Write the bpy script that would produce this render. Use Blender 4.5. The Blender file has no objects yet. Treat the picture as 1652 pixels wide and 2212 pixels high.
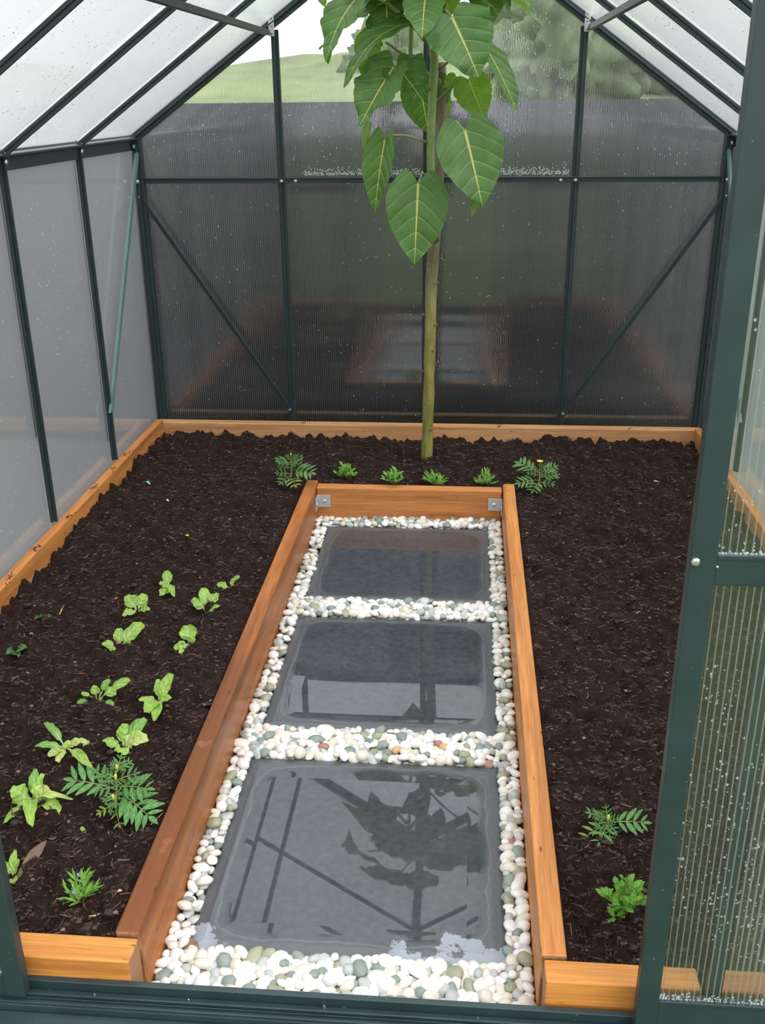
import bpy, bmesh, math, random
import numpy as np
from mathutils import Vector, Matrix, noise as mnoise

S = bpy.context.scene
COL = S.collection
random.seed(7)
RNG = np.random.default_rng(11)

# ------------------------------------------------------------------ camera
CAM = np.array([0.1971, -1.0562, 1.4828])
YAW, PITCH, ROLL, FPX = -0.0852, 0.3938, -0.0103, 2161.18
_f = np.array([math.sin(YAW)*math.cos(PITCH), math.cos(YAW)*math.cos(PITCH), -math.sin(PITCH)])
_r = np.array([math.cos(YAW), -math.sin(YAW), 0.0])
_u = np.cross(_r, _f)
_r2 = _r*math.cos(ROLL) + _u*math.sin(ROLL)
_u2 = np.cross(_r2, _f)
RM = np.array([_r2, _u2, _f])
cd = bpy.data.cameras.new('camera')
cam = bpy.data.objects.new('camera', cd)
COL.objects.link(cam)
m = Matrix.Identity(4)
for i in range(3):
    m[i][0] = _r2[i]; m[i][1] = _u2[i]; m[i][2] = -_f[i]; m[i][3] = CAM[i]
cam.matrix_world = m
cd.sensor_fit = 'VERTICAL'; cd.sensor_height = 36.0; cd.lens = FPX/2212*36.0
cd.clip_start = 0.02; cd.clip_end = 500
S.camera = cam

# ------------------------------------------------------------------ sky, sun, exposure
S.view_settings.view_transform = 'Standard'
S.view_settings.look = 'None'
S.view_settings.gamma = 1.0
S.view_settings.use_curve_mapping = False
S.view_settings.exposure = 0.6
SKY_STRENGTH = 1.55
W = bpy.data.worlds.new('overcast_sky'); S.world = W
W.use_nodes = True
nt = W.node_tree; nt.nodes.clear()
wo = nt.nodes.new('ShaderNodeOutputWorld'); bg = nt.nodes.new('ShaderNodeBackground')
tc = nt.nodes.new('ShaderNodeTexCoord'); sx = nt.nodes.new('ShaderNodeSeparateXYZ')
rp = nt.nodes.new('ShaderNodeValToRGB')
nt.links.new(tc.outputs['Generated'], sx.inputs[0]); nt.links.new(sx.outputs['Z'], rp.inputs[0])
rp.color_ramp.elements[0].position = 0.0; rp.color_ramp.elements[0].color = (0.70, 0.72, 0.74, 1)
rp.color_ramp.elements[1].position = 0.9; rp.color_ramp.elements[1].color = (0.97, 1.0, 1.04, 1)
nt.links.new(rp.outputs[0], bg.inputs[0]); bg.inputs[1].default_value = SKY_STRENGTH
nt.links.new(bg.outputs[0], wo.inputs[0])
sd = bpy.data.lights.new('sun_behind_cloud', 'SUN'); sd.energy = 1.25; sd.angle = math.radians(50)
so = bpy.data.objects.new('sun_behind_cloud', sd); COL.objects.link(so)
so.location = (3, -4, 8); so.rotation_euler = (math.radians(24), math.radians(36), 0)
try:
    S.cycles.transparent_max_bounces = 28
    S.cycles.max_bounces = 10
    S.cycles.diffuse_bounces = 4
    S.cycles.transmission_bounces = 8
except Exception:
    pass

# ------------------------------------------------------------------ placing helpers: photo pixel -> point on a known plane
def ray(px, py):
    return RM.T @ np.array([(px-826)/FPX, -(py-1106)/FPX, 1.0])
def bz(px, py, z):
    d = ray(px, py); return Vector(CAM + d*(z-CAM[2])/d[2])
def by(px, py, y):
    d = ray(px, py); return Vector(CAM + d*(y-CAM[1])/d[1])
def px2m(n, p):
    return n*float(RM[2] @ (np.array(p)-CAM))/FPX

# ------------------------------------------------------------------ numpy value noise
def _h(ix, iy, s):
    n = (ix*374761393 + iy*668265263 + s*974634777) & 0x7fffffff
    n = ((n ^ (n >> 13))*1274126177) & 0x7fffffff
    return ((n ^ (n >> 16)) & 0xffff)/65535.0
def vnoise(x, y, s=0):
    x = np.asarray(x, float); y = np.asarray(y, float)
    ix = np.floor(x).astype(np.int64); iy = np.floor(y).astype(np.int64)
    fx = x-ix; fy = y-iy
    fx = fx*fx*(3-2*fx); fy = fy*fy*(3-2*fy)
    a = _h(ix, iy, s); b = _h(ix+1, iy, s); c = _h(ix, iy+1, s); d = _h(ix+1, iy+1, s)
    return (a*(1-fx)+b*fx)*(1-fy) + (c*(1-fx)+d*fx)*fy - 0.5

# ------------------------------------------------------------------ materials
def mat(name):
    M = bpy.data.materials.new(name); M.use_nodes = True
    return M, M.node_tree, M.node_tree.nodes['Principled BSDF'], M.node_tree.nodes['Material Output']
def N(nt, t, **kw):
    n = nt.nodes.new(t)
    for k, v in kw.items():
        if k in n.inputs.keys(): n.inputs[k].default_value = v
        else: setattr(n, k, v)
    return n
def math_(nt, op, a, b=None, clamp=False):
    n = nt.nodes.new('ShaderNodeMath'); n.operation = op; n.use_clamp = clamp
    for i, v in enumerate((a, b)):
        if v is None: continue
        if isinstance(v, (int, float)): n.inputs[i].default_value = v
        else: nt.links.new(v, n.inputs[i])
    return n.outputs[0]
def ramp(nt, fac, stops):
    r = nt.nodes.new('ShaderNodeValToRGB'); cr = r.color_ramp
    while len(cr.elements) < len(stops): cr.elements.new(0.5)
    for e, (p, c) in zip(cr.elements, stops):
        e.position = p; e.color = c if len(c) == 4 else (*c, 1)
    nt.links.new(fac, r.inputs[0]); return r.outputs[0]
def mixc(nt, fac, a, b, mode='MIX'):
    n = nt.nodes.new('ShaderNodeMix'); n.data_type = 'RGBA'; n.blend_type = mode
    for i, v in ((0, fac), (6, a), (7, b)):
        if isinstance(v, (int, float)): n.inputs[i].default_value = v
        elif isinstance(v, tuple): n.inputs[i].default_value = v if len(v) == 4 else (*v, 1)
        else: nt.links.new(v, n.inputs[i])
    return n.outputs[2]
def noise_(nt, vec, scale, detail=4, rough=0.55):
    n = N(nt, 'ShaderNodeTexNoise'); n.inputs['Scale'].default_value = scale
    n.inputs['Detail'].default_value = detail; n.inputs['Roughness'].default_value = rough
    if vec is not None: nt.links.new(vec, n.inputs['Vector'])
    return n.outputs['Fac']
def objco(nt, scale=(1, 1, 1), rnd=False):
    t = nt.nodes.new('ShaderNodeTexCoord'); mp = nt.nodes.new('ShaderNodeMapping')
    nt.links.new(t.outputs['Object'], mp.inputs[0]); mp.inputs['Scale'].default_value = scale
    if rnd:
        oi = nt.nodes.new('ShaderNodeObjectInfo')
        cx = nt.nodes.new('ShaderNodeCombineXYZ')
        v = math_(nt, 'MULTIPLY', oi.outputs['Random'], 17.0)
        for i in range(3): nt.links.new(v, cx.inputs[i])
        nt.links.new(cx.outputs[0], mp.inputs['Location'])
    return mp.outputs[0]
def bump(nt, pb, height, strength=0.4, dist=0.01):
    b = nt.nodes.new('ShaderNodeBump'); b.inputs['Strength'].default_value = strength
    b.inputs['Distance'].default_value = dist
    nt.links.new(height, b.inputs['Height']); nt.links.new(b.outputs[0], pb.inputs['Normal'])

def m_plain(name, col, rough=0.5, metal=0.0, var=0.15, scale=30):
    M, nt, pb, o = mat(name)
    v = noise_(nt, objco(nt, rnd=True), scale)
    c = ramp(nt, v, [(0.25, tuple(x*(1-var) for x in col)), (0.75, tuple(min(1, x*(1+var)) for x in col))])
    nt.links.new(c, pb.inputs['Base Color'])
    pb.inputs['Roughness'].default_value = rough; pb.inputs['Metallic'].default_value = metal
    return M

def m_frame(name, col, rough=0.36):
    M, nt, pb, o = mat(name)
    co = objco(nt)
    v = noise_(nt, co, 14); g = noise_(nt, co, 900, 2)
    c = ramp(nt, v, [(0.3, tuple(x*0.85 for x in col)), (0.7, tuple(x*1.15 for x in col))])
    sp = ramp(nt, noise_(nt, co, 130, 1), [(0.76, (0, 0, 0)), (0.80, (1, 1, 1))])
    c = mixc(nt, math_(nt, 'MULTIPLY', sp, 0.35), c, (0.25, 0.33, 0.32))
    nt.links.new(c, pb.inputs['Base Color'])
    pb.inputs['Roughness'].default_value = rough
    bump(nt, pb, g, 0.06, 0.001)
    return M
FRAME = m_frame('green_powder_coated_aluminium', (0.019, 0.036, 0.038), 0.42)
FRAME_LIT = m_frame('green_aluminium_lit_tone', (0.13, 0.21, 0.20), 0.45)  # frame green made paler: light falling on the side braces is in the colour
ZINC = m_plain('galvanised_steel', (0.55, 0.57, 0.58), 0.42, 0.55, 0.12, 60)
BOLT = m_plain('stainless_bolt', (0.62, 0.62, 0.6), 0.3, 0.9, 0.1, 80)

def schlick(nt, f0):
    g = nt.nodes.new('ShaderNodeNewGeometry'); d = nt.nodes.new('ShaderNodeVectorMath'); d.operation = 'DOT_PRODUCT'
    nt.links.new(g.outputs['Normal'], d.inputs[0]); nt.links.new(g.outputs['Incoming'], d.inputs[1])
    c = math_(nt, 'ABSOLUTE', d.outputs['Value'])
    p = math_(nt, 'POWER', math_(nt, 'SUBTRACT', 1.0, c, True), 5.0)
    return math_(nt, 'ADD', math_(nt, 'MULTIPLY', p, 1-f0), f0, True)
def m_sheet(name, tint, milky, f0=0.07, rough=0.04, mcol=(0.8, 0.82, 0.83), ripple=0.045):
    M, nt, pb, o = mat(name); nt.nodes.remove(pb)
    tr = N(nt, 'ShaderNodeBsdfTransparent'); tr.inputs[0].default_value = (*tint, 1)
    tl = N(nt, 'ShaderNodeBsdfTranslucent'); tl.inputs[0].default_value = (*mcol, 1)
    gl = N(nt, 'ShaderNodeBsdfGlossy'); gl.inputs['Roughness'].default_value = rough
    gl.inputs['Color'].default_value = (1, 1, 1, 1)
    tg = N(nt, 'ShaderNodeTangent'); tg.direction_type = 'UV_MAP'; tg.uv_map = 'UVMap'
    uv = nt.nodes.new('ShaderNodeUVMap'); sp = nt.nodes.new('ShaderNodeSeparateXYZ'); nt.links.new(uv.outputs[0], sp.inputs[0])
    ph = math_(nt, 'MULTIPLY', math_(nt, 'ADD', sp.outputs['X'], math_(nt, 'MULTIPLY', noise_(nt, uv.outputs[0], 30, 2), 0.03)), 2*math.pi/0.0093)
    am = math_(nt, 'MULTIPLY', math_(nt, 'SINE', ph), ripple)
    sc = N(nt, 'ShaderNodeVectorMath'); sc.operation = 'SCALE'; nt.links.new(tg.outputs[0], sc.inputs[0]); nt.links.new(am, sc.inputs['Scale'])
    ge = nt.nodes.new('ShaderNodeNewGeometry'); ad = N(nt, 'ShaderNodeVectorMath'); ad.operation = 'ADD'
    nt.links.new(ge.outputs['Normal'], ad.inputs[0]); nt.links.new(sc.outputs[0], ad.inputs[1])
    nn = N(nt, 'ShaderNodeVectorMath'); nn.operation = 'NORMALIZE'; nt.links.new(ad.outputs[0], nn.inputs[0])
    nt.links.new(nn.outputs[0], gl.inputs['Normal'])
    m1 = N(nt, 'ShaderNodeMixShader'); m1.inputs[0].default_value = milky
    nt.links.new(tr.outputs[0], m1.inputs[1]); nt.links.new(tl.outputs[0], m1.inputs[2])
    m2 = N(nt, 'ShaderNodeMixShader'); nt.links.new(schlick(nt, f0), m2.inputs[0])
    nt.links.new(m1.outputs[0], m2.inputs[1]); nt.links.new(gl.outputs[0], m2.inputs[2])
    nt.links.new(m2.outputs[0], o.inputs[0]); return M
def m_web(name, transp, mcol=(0.8, 0.82, 0.83)):
    M, nt, pb, o = mat(name); nt.nodes.remove(pb)
    tr = N(nt, 'ShaderNodeBsdfTransparent')
    tl = N(nt, 'ShaderNodeBsdfTranslucent'); tl.inputs[0].default_value = (*mcol, 1)
    df = N(nt, 'ShaderNodeBsdfDiffuse'); df.inputs[0].default_value = (*mcol, 1)
    m0 = N(nt, 'ShaderNodeMixShader'); nt.links.new(tl.outputs[0], m0.inputs[1]); nt.links.new(df.outputs[0], m0.inputs[2])
    m1 = N(nt, 'ShaderNodeMixShader'); m1.inputs[0].default_value = 1-transp
    nt.links.new(tr.outputs[0], m1.inputs[1]); nt.links.new(m0.outputs[0], m1.inputs[2])
    nt.links.new(m1.outputs[0], o.inputs[0]); return M
SHEET = m_sheet('clear_polycarbonate_sheet', (0.95, 0.96, 0.96), 0.02, 0.060, 0.05, (0.8, 0.82, 0.83), 0.022)
WEB = m_web('polycarbonate_ribs', 0.45, (0.50, 0.50, 0.50))
SHEET_ROOF = m_sheet('milky_roof_polycarbonate', (0.98, 0.985, 0.985), 0.09, 0.045, 0.12, (0.98, 0.99, 0.99))
WEB_ROOF = m_web('milky_roof_ribs', 0.45, (0.97, 0.98, 0.98))
SHEET_SIDE = m_sheet('side_polycarbonate', (0.95, 0.96, 0.96), 0.05, 0.10, 0.05, (0.8, 0.82, 0.83), 0.018)
WEB_SIDE = m_web('side_polycarbonate_ribs', 0.35, (0.56, 0.575, 0.585))
M, nt, pb, o = mat('water_drop'); DROP = M
pb.inputs['Base Color'].default_value = (0.9, 0.93, 0.95, 1); pb.inputs['Roughness'].default_value = 0.04
pb.inputs['Transmission Weight'].default_value = 0.4; pb.inputs['IOR'].default_value = 1.33

def m_wood(name, axis, light, dark, gloss=0.35, wet=0.0, near=0.0):
    M, nt, pb, o = mat(name)
    sc = [26, 26, 26]; sc[axis] = 1.3
    co = objco(nt, tuple(sc), True)
    g = noise_(nt, co, 1.0, 5, 0.6)
    sc2 = [170, 170, 170]; sc2[axis] = 6
    fine = noise_(nt, objco(nt, tuple(sc2), True), 1.0, 3, 0.7)
    big = noise_(nt, objco(nt, (3, 3, 3), True), 1.0, 2)
    c = ramp(nt, g, [(0.28, dark), (0.52, light), (0.78, tuple(min(1, x*1.18) for x in light))])
    c = mixc(nt, math_(nt, 'MULTIPLY', ramp(nt, fine, [(0.42, (1, 1, 1)), (0.6, (0, 0, 0))]), 0.35), c, tuple(x*0.55 for x in dark))
    if wet > 0:
        wm = ramp(nt, big, [(0.40, (0, 0, 0)), (0.62, (1, 1, 1))])
        c = mixc(nt, math_(nt, 'MULTIPLY', wm, wet), c, tuple(x*0.45 for x in dark))
    if near:                         # the near half has soaked up rain
        ss = nt.nodes.new('ShaderNodeSeparateXYZ'); tt = nt.nodes.new('ShaderNodeTexCoord'); nt.links.new(tt.outputs['Object'], ss.inputs[0])
        mr = nt.nodes.new('ShaderNodeMapRange'); mr.inputs[1].default_value = 0.25; mr.inputs[2].default_value = -0.35
        nt.links.new(math_(nt, 'ADD', ss.outputs['Y'], math_(nt, 'MULTIPLY', math_(nt, 'SUBTRACT', g, 0.5), 0.9)), mr.inputs[0])
        zt = nt.nodes.new('ShaderNodeMapRange'); zt.inputs[1].default_value = 0.10; zt.inputs[2].default_value = 0.138; nt.links.new(ss.outputs['Z'], zt.inputs[0])
        c = mixc(nt, math_(nt, 'MULTIPLY', math_(nt, 'MULTIPLY', mr.outputs[0], zt.outputs[0]), near), c, (0.105, 0.030, 0.009))
    # small knots and specks of dirt
    vo = N(nt, 'ShaderNodeTexVoronoi'); vo.inputs['Scale'].default_value = 1.0
    s3 = [34, 34, 34]; s3[axis] = 9
    nt.links.new(objco(nt, tuple(s3), True), vo.inputs['Vector'])
    kn = ramp(nt, vo.outputs['Distance'], [(0.05, (1, 1, 1)), (0.11, (0, 0, 0))])
    c = mixc(nt, math_(nt, 'MULTIPLY', kn, 0.75), c, (0.035, 0.016, 0.008))
    nt.links.new(c, pb.inputs['Base Color'])
    r = ramp(nt, big, [(0.35, (gloss+0.2,)*3), (0.65, (gloss,)*3)])
    nt.links.new(r, pb.inputs['Roughness']); pb.inputs['Specular IOR Level'].default_value = 0.28
    bump(nt, pb, fine, 0.25, 0.002)
    return M
W_LIGHT = ((0.60, 0.245, 0.068), (0.36, 0.125, 0.032))
WOOD_FRONT = m_wood('orange_stained_pine_along_x', 0, (0.60, 0.245, 0.054), (0.40, 0.140, 0.030), 0.36)
WOOD_Y = m_wood('orange_stained_pine_along_y', 1, *W_LIGHT, 0.33)
WOOD_X = m_wood('orange_stained_pine_end_board', 0, (0.56, 0.225, 0.070), (0.33, 0.115, 0.03), 0.4)
WOOD_WET = m_wood('wet_red_brown_stained_pine', 1, (0.46, 0.165, 0.044), (0.26, 0.078, 0.022), 0.34, 0.30, 0.72)
WOOD_BACK = m_wood('pale_orange_pine_along_x', 0, (0.62, 0.33, 0.15), (0.46, 0.20, 0.075), 0.4)
M, nt, pb, o = mat('end_grain_pine'); ENDGRAIN = M
wv = N(nt, 'ShaderNodeTexWave'); wv.wave_type = 'RINGS'; wv.inputs['Scale'].default_value = 60; wv.inputs['Distortion'].default_value = 2
nt.links.new(objco(nt), wv.inputs['Vector'])
nt.links.new(ramp(nt, wv.outputs['Fac'], [(0, (0.20, 0.085, 0.03)), (1, (0.42, 0.22, 0.10))]), pb.inputs['Base Color'])
pb.inputs['Roughness'].default_value = 0.6

M, nt, pb, o = mat('dark_potting_soil'); SOIL = M
co = objco(nt)
a = noise_(nt, co, 22, 6, 0.65); b = noise_(nt, co, 150, 5, 0.7)
c = ramp(nt, a, [(0.3, (0.014, 0.007, 0.005)), (0.7, (0.058, 0.028, 0.019))])
c = mixc(nt, 0.7, c, ramp(nt, b, [(0.3, (0.008, 0.004, 0.003)), (0.55, (0.042, 0.021, 0.015)), (0.80, (0.125, 0.066, 0.043))]))
nt.links.new(c, pb.inputs['Base Color']); pb.inputs['Roughness'].default_value = 0.9; pb.inputs['Specular IOR Level'].default_value = 0.22
bump(nt, pb, b, 1.0, 0.016)
CHIPS = [m_plain('mulch_fibre_dark', (0.028, 0.014, 0.010), 0.75), m_plain('mulch_fibre_brown', (0.070, 0.034, 0.022), 0.75),
         m_plain('mulch_fibre_red', (0.120, 0.048, 0.028), 0.65), m_plain('mulch_fibre_tan', (0.20, 0.125, 0.08), 0.7)]

def m_pebble(name, col, vein, amt):
    M, nt, pb, o = mat(name)
    co = objco(nt, (1, 1, 1), True)
    v = noise_(nt, co, 40, 5, 0.6)
    oi = nt.nodes.new('ShaderNodeObjectInfo')
    g = ramp(nt, v, [(0.40, (0, 0, 0)), (0.72, (1, 1, 1))])
    c = mixc(nt, math_(nt, 'MULTIPLY', g, amt), col, vein)
    nt.links.new(c, pb.inputs['Base Color']); pb.inputs['Roughness'].default_value = 0.34
    bump(nt, pb, noise_(nt, co, 220, 3), 0.12, 0.002)
    return M
PEB = [m_pebble('white_pebble', (0.77, 0.76, 0.72), (0.55, 0.52, 0.46), 0.6),
       m_pebble('cream_pebble', (0.68, 0.63, 0.54), (0.46, 0.38, 0.29), 0.6),
       m_pebble('speckled_grey_pebble', (0.52, 0.53, 0.50), (0.15, 0.17, 0.16), 0.9),
       m_pebble('grey_green_pebble', (0.25, 0.29, 0.25), (0.10, 0.13, 0.12), 0.7),
       m_pebble('olive_pebble', (0.33, 0.33, 0.22), (0.16, 0.17, 0.11), 0.6),
       m_pebble('rust_brown_pebble', (0.40, 0.20, 0.13), (0.22, 0.10, 0.07), 0.7),
       m_pebble('amber_pebble', (0.66, 0.42, 0.17), (0.42, 0.22, 0.08), 0.7)]

def m_slab(painted_sheen=False):
    M, nt, pb, o = mat('wet_charcoal_concrete')
    t = nt.nodes.new('ShaderNodeTexCoord'); s = nt.nodes.new('ShaderNodeSeparateXYZ')
    nt.links.new(t.outputs['Object'], s.inputs[0])
    co = objco(nt, rnd=True)
    n1 = noise_(nt, co, 9, 4); n2 = noise_(nt, co, 60, 4)
    wob = math_(nt, 'MULTIPLY', math_(nt, 'SUBTRACT', n1, 0.5), 0.060)
    ax = math_(nt, 'POWER', math_(nt, 'ABSOLUTE', s.outputs['X']), 8.0)
    ay = math_(nt, 'POWER', math_(nt, 'ABSOLUTE', s.outputs['Y']), 8.0)
    d = math_(nt, 'POWER', math_(nt, 'ADD', ax, ay), 0.125)      # superellipse radius
    d = math_(nt, 'ADD', d, math_(nt, 'MULTIPLY', wob, 0.6))
    base = ramp(nt, n2, [(0.3, (0.036, 0.040, 0.045)), (0.7, (0.062, 0.067, 0.074))])
    big = ramp(nt, noise_(nt, co, 4, 3), [(0.4, (0, 0, 0)), (0.7, (1, 1, 1))])
    base = mixc(nt, math_(nt, 'MULTIPLY', big, 0.30), base, (0.095, 0.100, 0.105))
    rimr = nt.nodes.new('ShaderNodeMapRange'); rimr.inputs[1].default_value = 0.250; rimr.inputs[2].default_value = 0.290
    nt.links.new(d, rimr.inputs[0]); rim = rimr.outputs[0]
    # drier lighter rim and the thin pale tide line the puddle left
    tide = math_(nt, 'SUBTRACT', 1.0, math_(nt, 'MULTIPLY', math_(nt, 'ABSOLUTE', math_(nt, 'SUBTRACT', d, 0.268)), 300.0), True)
    tide = math_(nt, 'MAXIMUM', tide, 0.0)
    c = mixc(nt, math_(nt, 'MULTIPLY', rim, 0.55), base, (0.105, 0.112, 0.122))
    c = mixc(nt, math_(nt, 'MULTIPLY', tide, math_(nt, 'MULTIPLY', n1, 0.55)), c, (0.24, 0.25, 0.26))
    rust = ramp(nt, noise_(nt, objco(nt, (10, 10, 10), True), 1.0, 3), [(0.70, (0, 0, 0)), (0.78, (1, 1, 1))])
    c = mixc(nt, math_(nt, 'MULTIPLY', rust, 0.35), c, (0.16, 0.10, 0.06))
    # bluish reflection of a wet film, painted into the colour near the front edge
    if painted_sheen:
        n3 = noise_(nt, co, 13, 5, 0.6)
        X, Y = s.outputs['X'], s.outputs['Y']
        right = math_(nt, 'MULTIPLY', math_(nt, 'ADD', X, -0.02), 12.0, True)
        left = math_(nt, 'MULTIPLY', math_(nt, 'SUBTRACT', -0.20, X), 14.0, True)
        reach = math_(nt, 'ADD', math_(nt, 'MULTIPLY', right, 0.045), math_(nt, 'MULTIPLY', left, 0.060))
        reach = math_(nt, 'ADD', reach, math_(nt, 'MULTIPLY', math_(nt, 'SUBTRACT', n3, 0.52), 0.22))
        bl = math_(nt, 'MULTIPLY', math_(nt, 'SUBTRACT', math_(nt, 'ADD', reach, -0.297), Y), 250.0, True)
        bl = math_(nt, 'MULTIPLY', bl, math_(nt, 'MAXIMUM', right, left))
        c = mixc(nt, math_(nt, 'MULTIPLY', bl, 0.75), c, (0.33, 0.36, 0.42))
    nt.links.new(c, pb.inputs['Base Color'])
    rr = nt.nodes.new('ShaderNodeMapRange'); rr.inputs[3].default_value = 0.02; rr.inputs[4].default_value = 0.42
    nt.links.new(rim, rr.inputs[0]); nt.links.new(rr.outputs[0], pb.inputs['Roughness'])
    pb.inputs['IOR'].default_value = 1.5; pb.inputs['Specular IOR Level'].default_value = 0.72
    dry = math_(nt, 'MULTIPLY', rim, n2)
    bump(nt, pb, dry, 0.2, 0.003)
    return M
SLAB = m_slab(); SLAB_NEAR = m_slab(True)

def m_leaf(name, col, vein, under, transl=0.35, nv=5.0, sweep=1.75, veinw=0.045, rough=0.45, pale_base=None):
    M, nt, pb, o = mat(name)
    uv = nt.nodes.new('ShaderNodeUVMap'); s = nt.nodes.new('ShaderNodeSeparateXYZ')
    nt.links.new(uv.outputs[0], s.inputs[0])
    u = s.outputs['X']; v = math_(nt, 'ABSOLUTE', math_(nt, 'MULTIPLY', math_(nt, 'SUBTRACT', s.outputs['Y'], 0.5), 2.0))
    tap = math_(nt, 'SUBTRACT', 1.15, u)
    mid = math_(nt, 'MULTIPLY', math_(nt, 'SUBTRACT', 1.0, math_(nt, 'DIVIDE', v, math_(nt, 'MULTIPLY', tap, veinw))), 2.0, True)
    fr = math_(nt, 'FRACT', math_(nt, 'SUBTRACT', math_(nt, 'MULTIPLY', u, nv), math_(nt, 'MULTIPLY', math_(nt, 'POWER', v, 1.25), sweep)))
    tri = math_(nt, 'ABSOLUTE', math_(nt, 'SUBTRACT', fr, 0.5))
    side = math_(nt, 'MULTIPLY', math_(nt, 'SUBTRACT', math_(nt, 'MULTIPLY', tri, 2.0), 0.90), 10.0, True)
    side = math_(nt, 'MULTIPLY', side, math_(nt, 'SUBTRACT', 1.0, math_(nt, 'MULTIPLY', v, 0.95), True))
    vm = math_(nt, 'MAXIMUM', mid, math_(nt, 'MULTIPLY', side, 0.6), True)
    co = objco(nt, rnd=True)
    n1 = noise_(nt, co, 18, 3); n2 = noise_(nt, co, 120, 3)
    c = ramp(nt, n1, [(0.3, tuple(x*0.8 for x in col)), (0.7, tuple(min(1, x*1.2) for x in col))])
    if pale_base:
        pm = nt.nodes.new('ShaderNodeMapRange'); pm.inputs[1].default_value = 0.55; pm.inputs[2].default_value = 0.0
        nt.links.new(u, pm.inputs[0]); c = mixc(nt, pm.outputs[0], c, pale_base)
    g = nt.nodes.new('ShaderNodeNewGeometry')
    c = mixc(nt, g.outputs['Backfacing'], c, under)
    cv = mixc(nt, vm, c, vein)
    nt.links.new(cv, pb.inputs['Base Color']); pb.inputs['Roughness'].default_value = rough
    h = math_(nt, 'ADD', math_(nt, 'MULTIPLY', math_(nt, 'POWER', math_(nt, 'MULTIPLY', tri, 2.0), 3.0), -0.8), math_(nt, 'MULTIPLY', n2, 0.4))
    bump(nt, pb, h, 0.5, 0.006)
    tl = N(nt, 'ShaderNodeBsdfTranslucent')
    nt.links.new(mixc(nt, 1.0, cv, (1.35, 1.4, 0.55), 'MULTIPLY'), tl.inputs[0])
    mx = N(nt, 'ShaderNodeMixShader'); mx.inputs[0].default_value = transl
    nt.links.new(pb.outputs[0], mx.inputs[1]); nt.links.new(tl.outputs[0], mx.inputs[2])
    nt.links.new(mx.outputs[0], o.inputs[0]); return M
L_TREE = m_leaf('tree_leaf_green', (0.080, 0.185, 0.040), (0.60, 0.56, 0.18), (0.13, 0.24, 0.06), 0.34)
L_LIME = m_leaf('young_tree_leaf_lime', (0.14, 0.25, 0.035), (0.35, 0.40, 0.10), (0.18, 0.28, 0.05), 0.5)
L_LETT = m_leaf('lettuce_green', (0.36, 0.58, 0.10), (0.62, 0.74, 0.36), (0.32, 0.48, 0.13), 0.4, 4, 1.2, 0.10, 0.42, (0.60, 0.72, 0.30))
L_LETT2 = m_leaf('lettuce_yellow_green', (0.58, 0.70, 0.20), (0.72, 0.78, 0.42), (0.50, 0.60, 0.2), 0.4, 4, 1.2, 0.10, 0.42, (0.70, 0.76, 0.36))
L_LETT3 = m_leaf('lettuce_deep_green', (0.20, 0.43, 0.075), (0.55, 0.70, 0.34), (0.22, 0.40, 0.10), 0.35, 4, 1.2, 0.10, 0.42, (0.50, 0.66, 0.28))
L_DARK = m_leaf('seedling_dark_green', (0.055, 0.17, 0.045), (0.15, 0.30, 0.09), (0.10, 0.2, 0.06), 0.25)
L_MARI = m_leaf('marigold_green', (0.11, 0.285, 0.075), (0.26, 0.42, 0.14), (0.15, 0.28, 0.09), 0.3, 3, 1.0, 0.10)
L_MARIY = m_leaf('marigold_yellowing', (0.34, 0.44, 0.075), (0.5, 0.55, 0.2), (0.36, 0.42, 0.10), 0.35, 3, 1.0, 0.10)
L_LOB = m_leaf('lobelia_green', (0.19, 0.42, 0.06), (0.28, 0.48, 0.12), (0.2, 0.36, 0.08), 0.35, 3, 1.0, 0.08)
STEM_G = m_plain('green_stem', (0.22, 0.30, 0.085), 0.5)
STEM_LT = m_plain('pale_green_petiole', (0.28, 0.30, 0.12), 0.5)
PETAL_Y = m_plain('marigold_petal', (0.90, 0.50, 0.02), 0.5)
PETAL_B = m_plain('blue_petal', (0.27, 0.33, 0.75), 0.5)
BUD = m_plain('bud_yellow_green', (0.48, 0.52, 0.08), 0.5)
M, nt, pb, o = mat('olive_bark'); BARK = M
t = nt.nodes.new('ShaderNodeTexCoord'); s = nt.nodes.new('ShaderNodeSeparateXYZ'); nt.links.new(t.outputs['Object'], s.inputs[0])
zz = nt.nodes.new('ShaderNodeMapRange'); zz.inputs[1].default_value = 0.55; zz.inputs[2].default_value = 0.85
n1 = noise_(nt, objco(nt, (40, 40, 9)), 1.0, 5, 0.65)
nt.links.new(math_(nt, 'ADD', s.outputs['Z'], math_(nt, 'MULTIPLY', math_(nt, 'SUBTRACT', n1, 0.5), 0.5)), zz.inputs[0])
lo = ramp(nt, n1, [(0.35, (0.14, 0.125, 0.024)), (0.65, (0.30, 0.27, 0.065))])
hi = ramp(nt, n1, [(0.35, (0.11, 0.075, 0.050)), (0.65, (0.26, 0.20, 0.14))])
nt.links.new(mixc(nt, zz.outputs[0], lo, hi), pb.inputs['Base Color']); pb.inputs['Roughness'].default_value = 0.6
bump(nt, pb, n1, 0.5, 0.01)
BARK_GREY = m_plain('grey_brown_bark', (0.20, 0.165, 0.14), 0.7, 0, 0.4, 40)
SCAR = m_plain('leaf_scar_brown', (0.16, 0.09, 0.055), 0.7, 0, 0.3, 80)
GRASS = m_plain('lawn_grass', (0.085, 0.15, 0.035), 0.9, 0, 0.45, 3)
HILLM = m_plain('hill_pasture', (0.165, 0.205, 0.070), 0.9, 0, 0.5, 0.35)
TREEF = m_plain('hedge_tree_foliage', (0.13, 0.17, 0.08), 0.85, 0, 0.5, 1.5)
TRUNKM = m_plain('far_trunk_bark', (0.09, 0.07, 0.05), 0.8)
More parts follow.
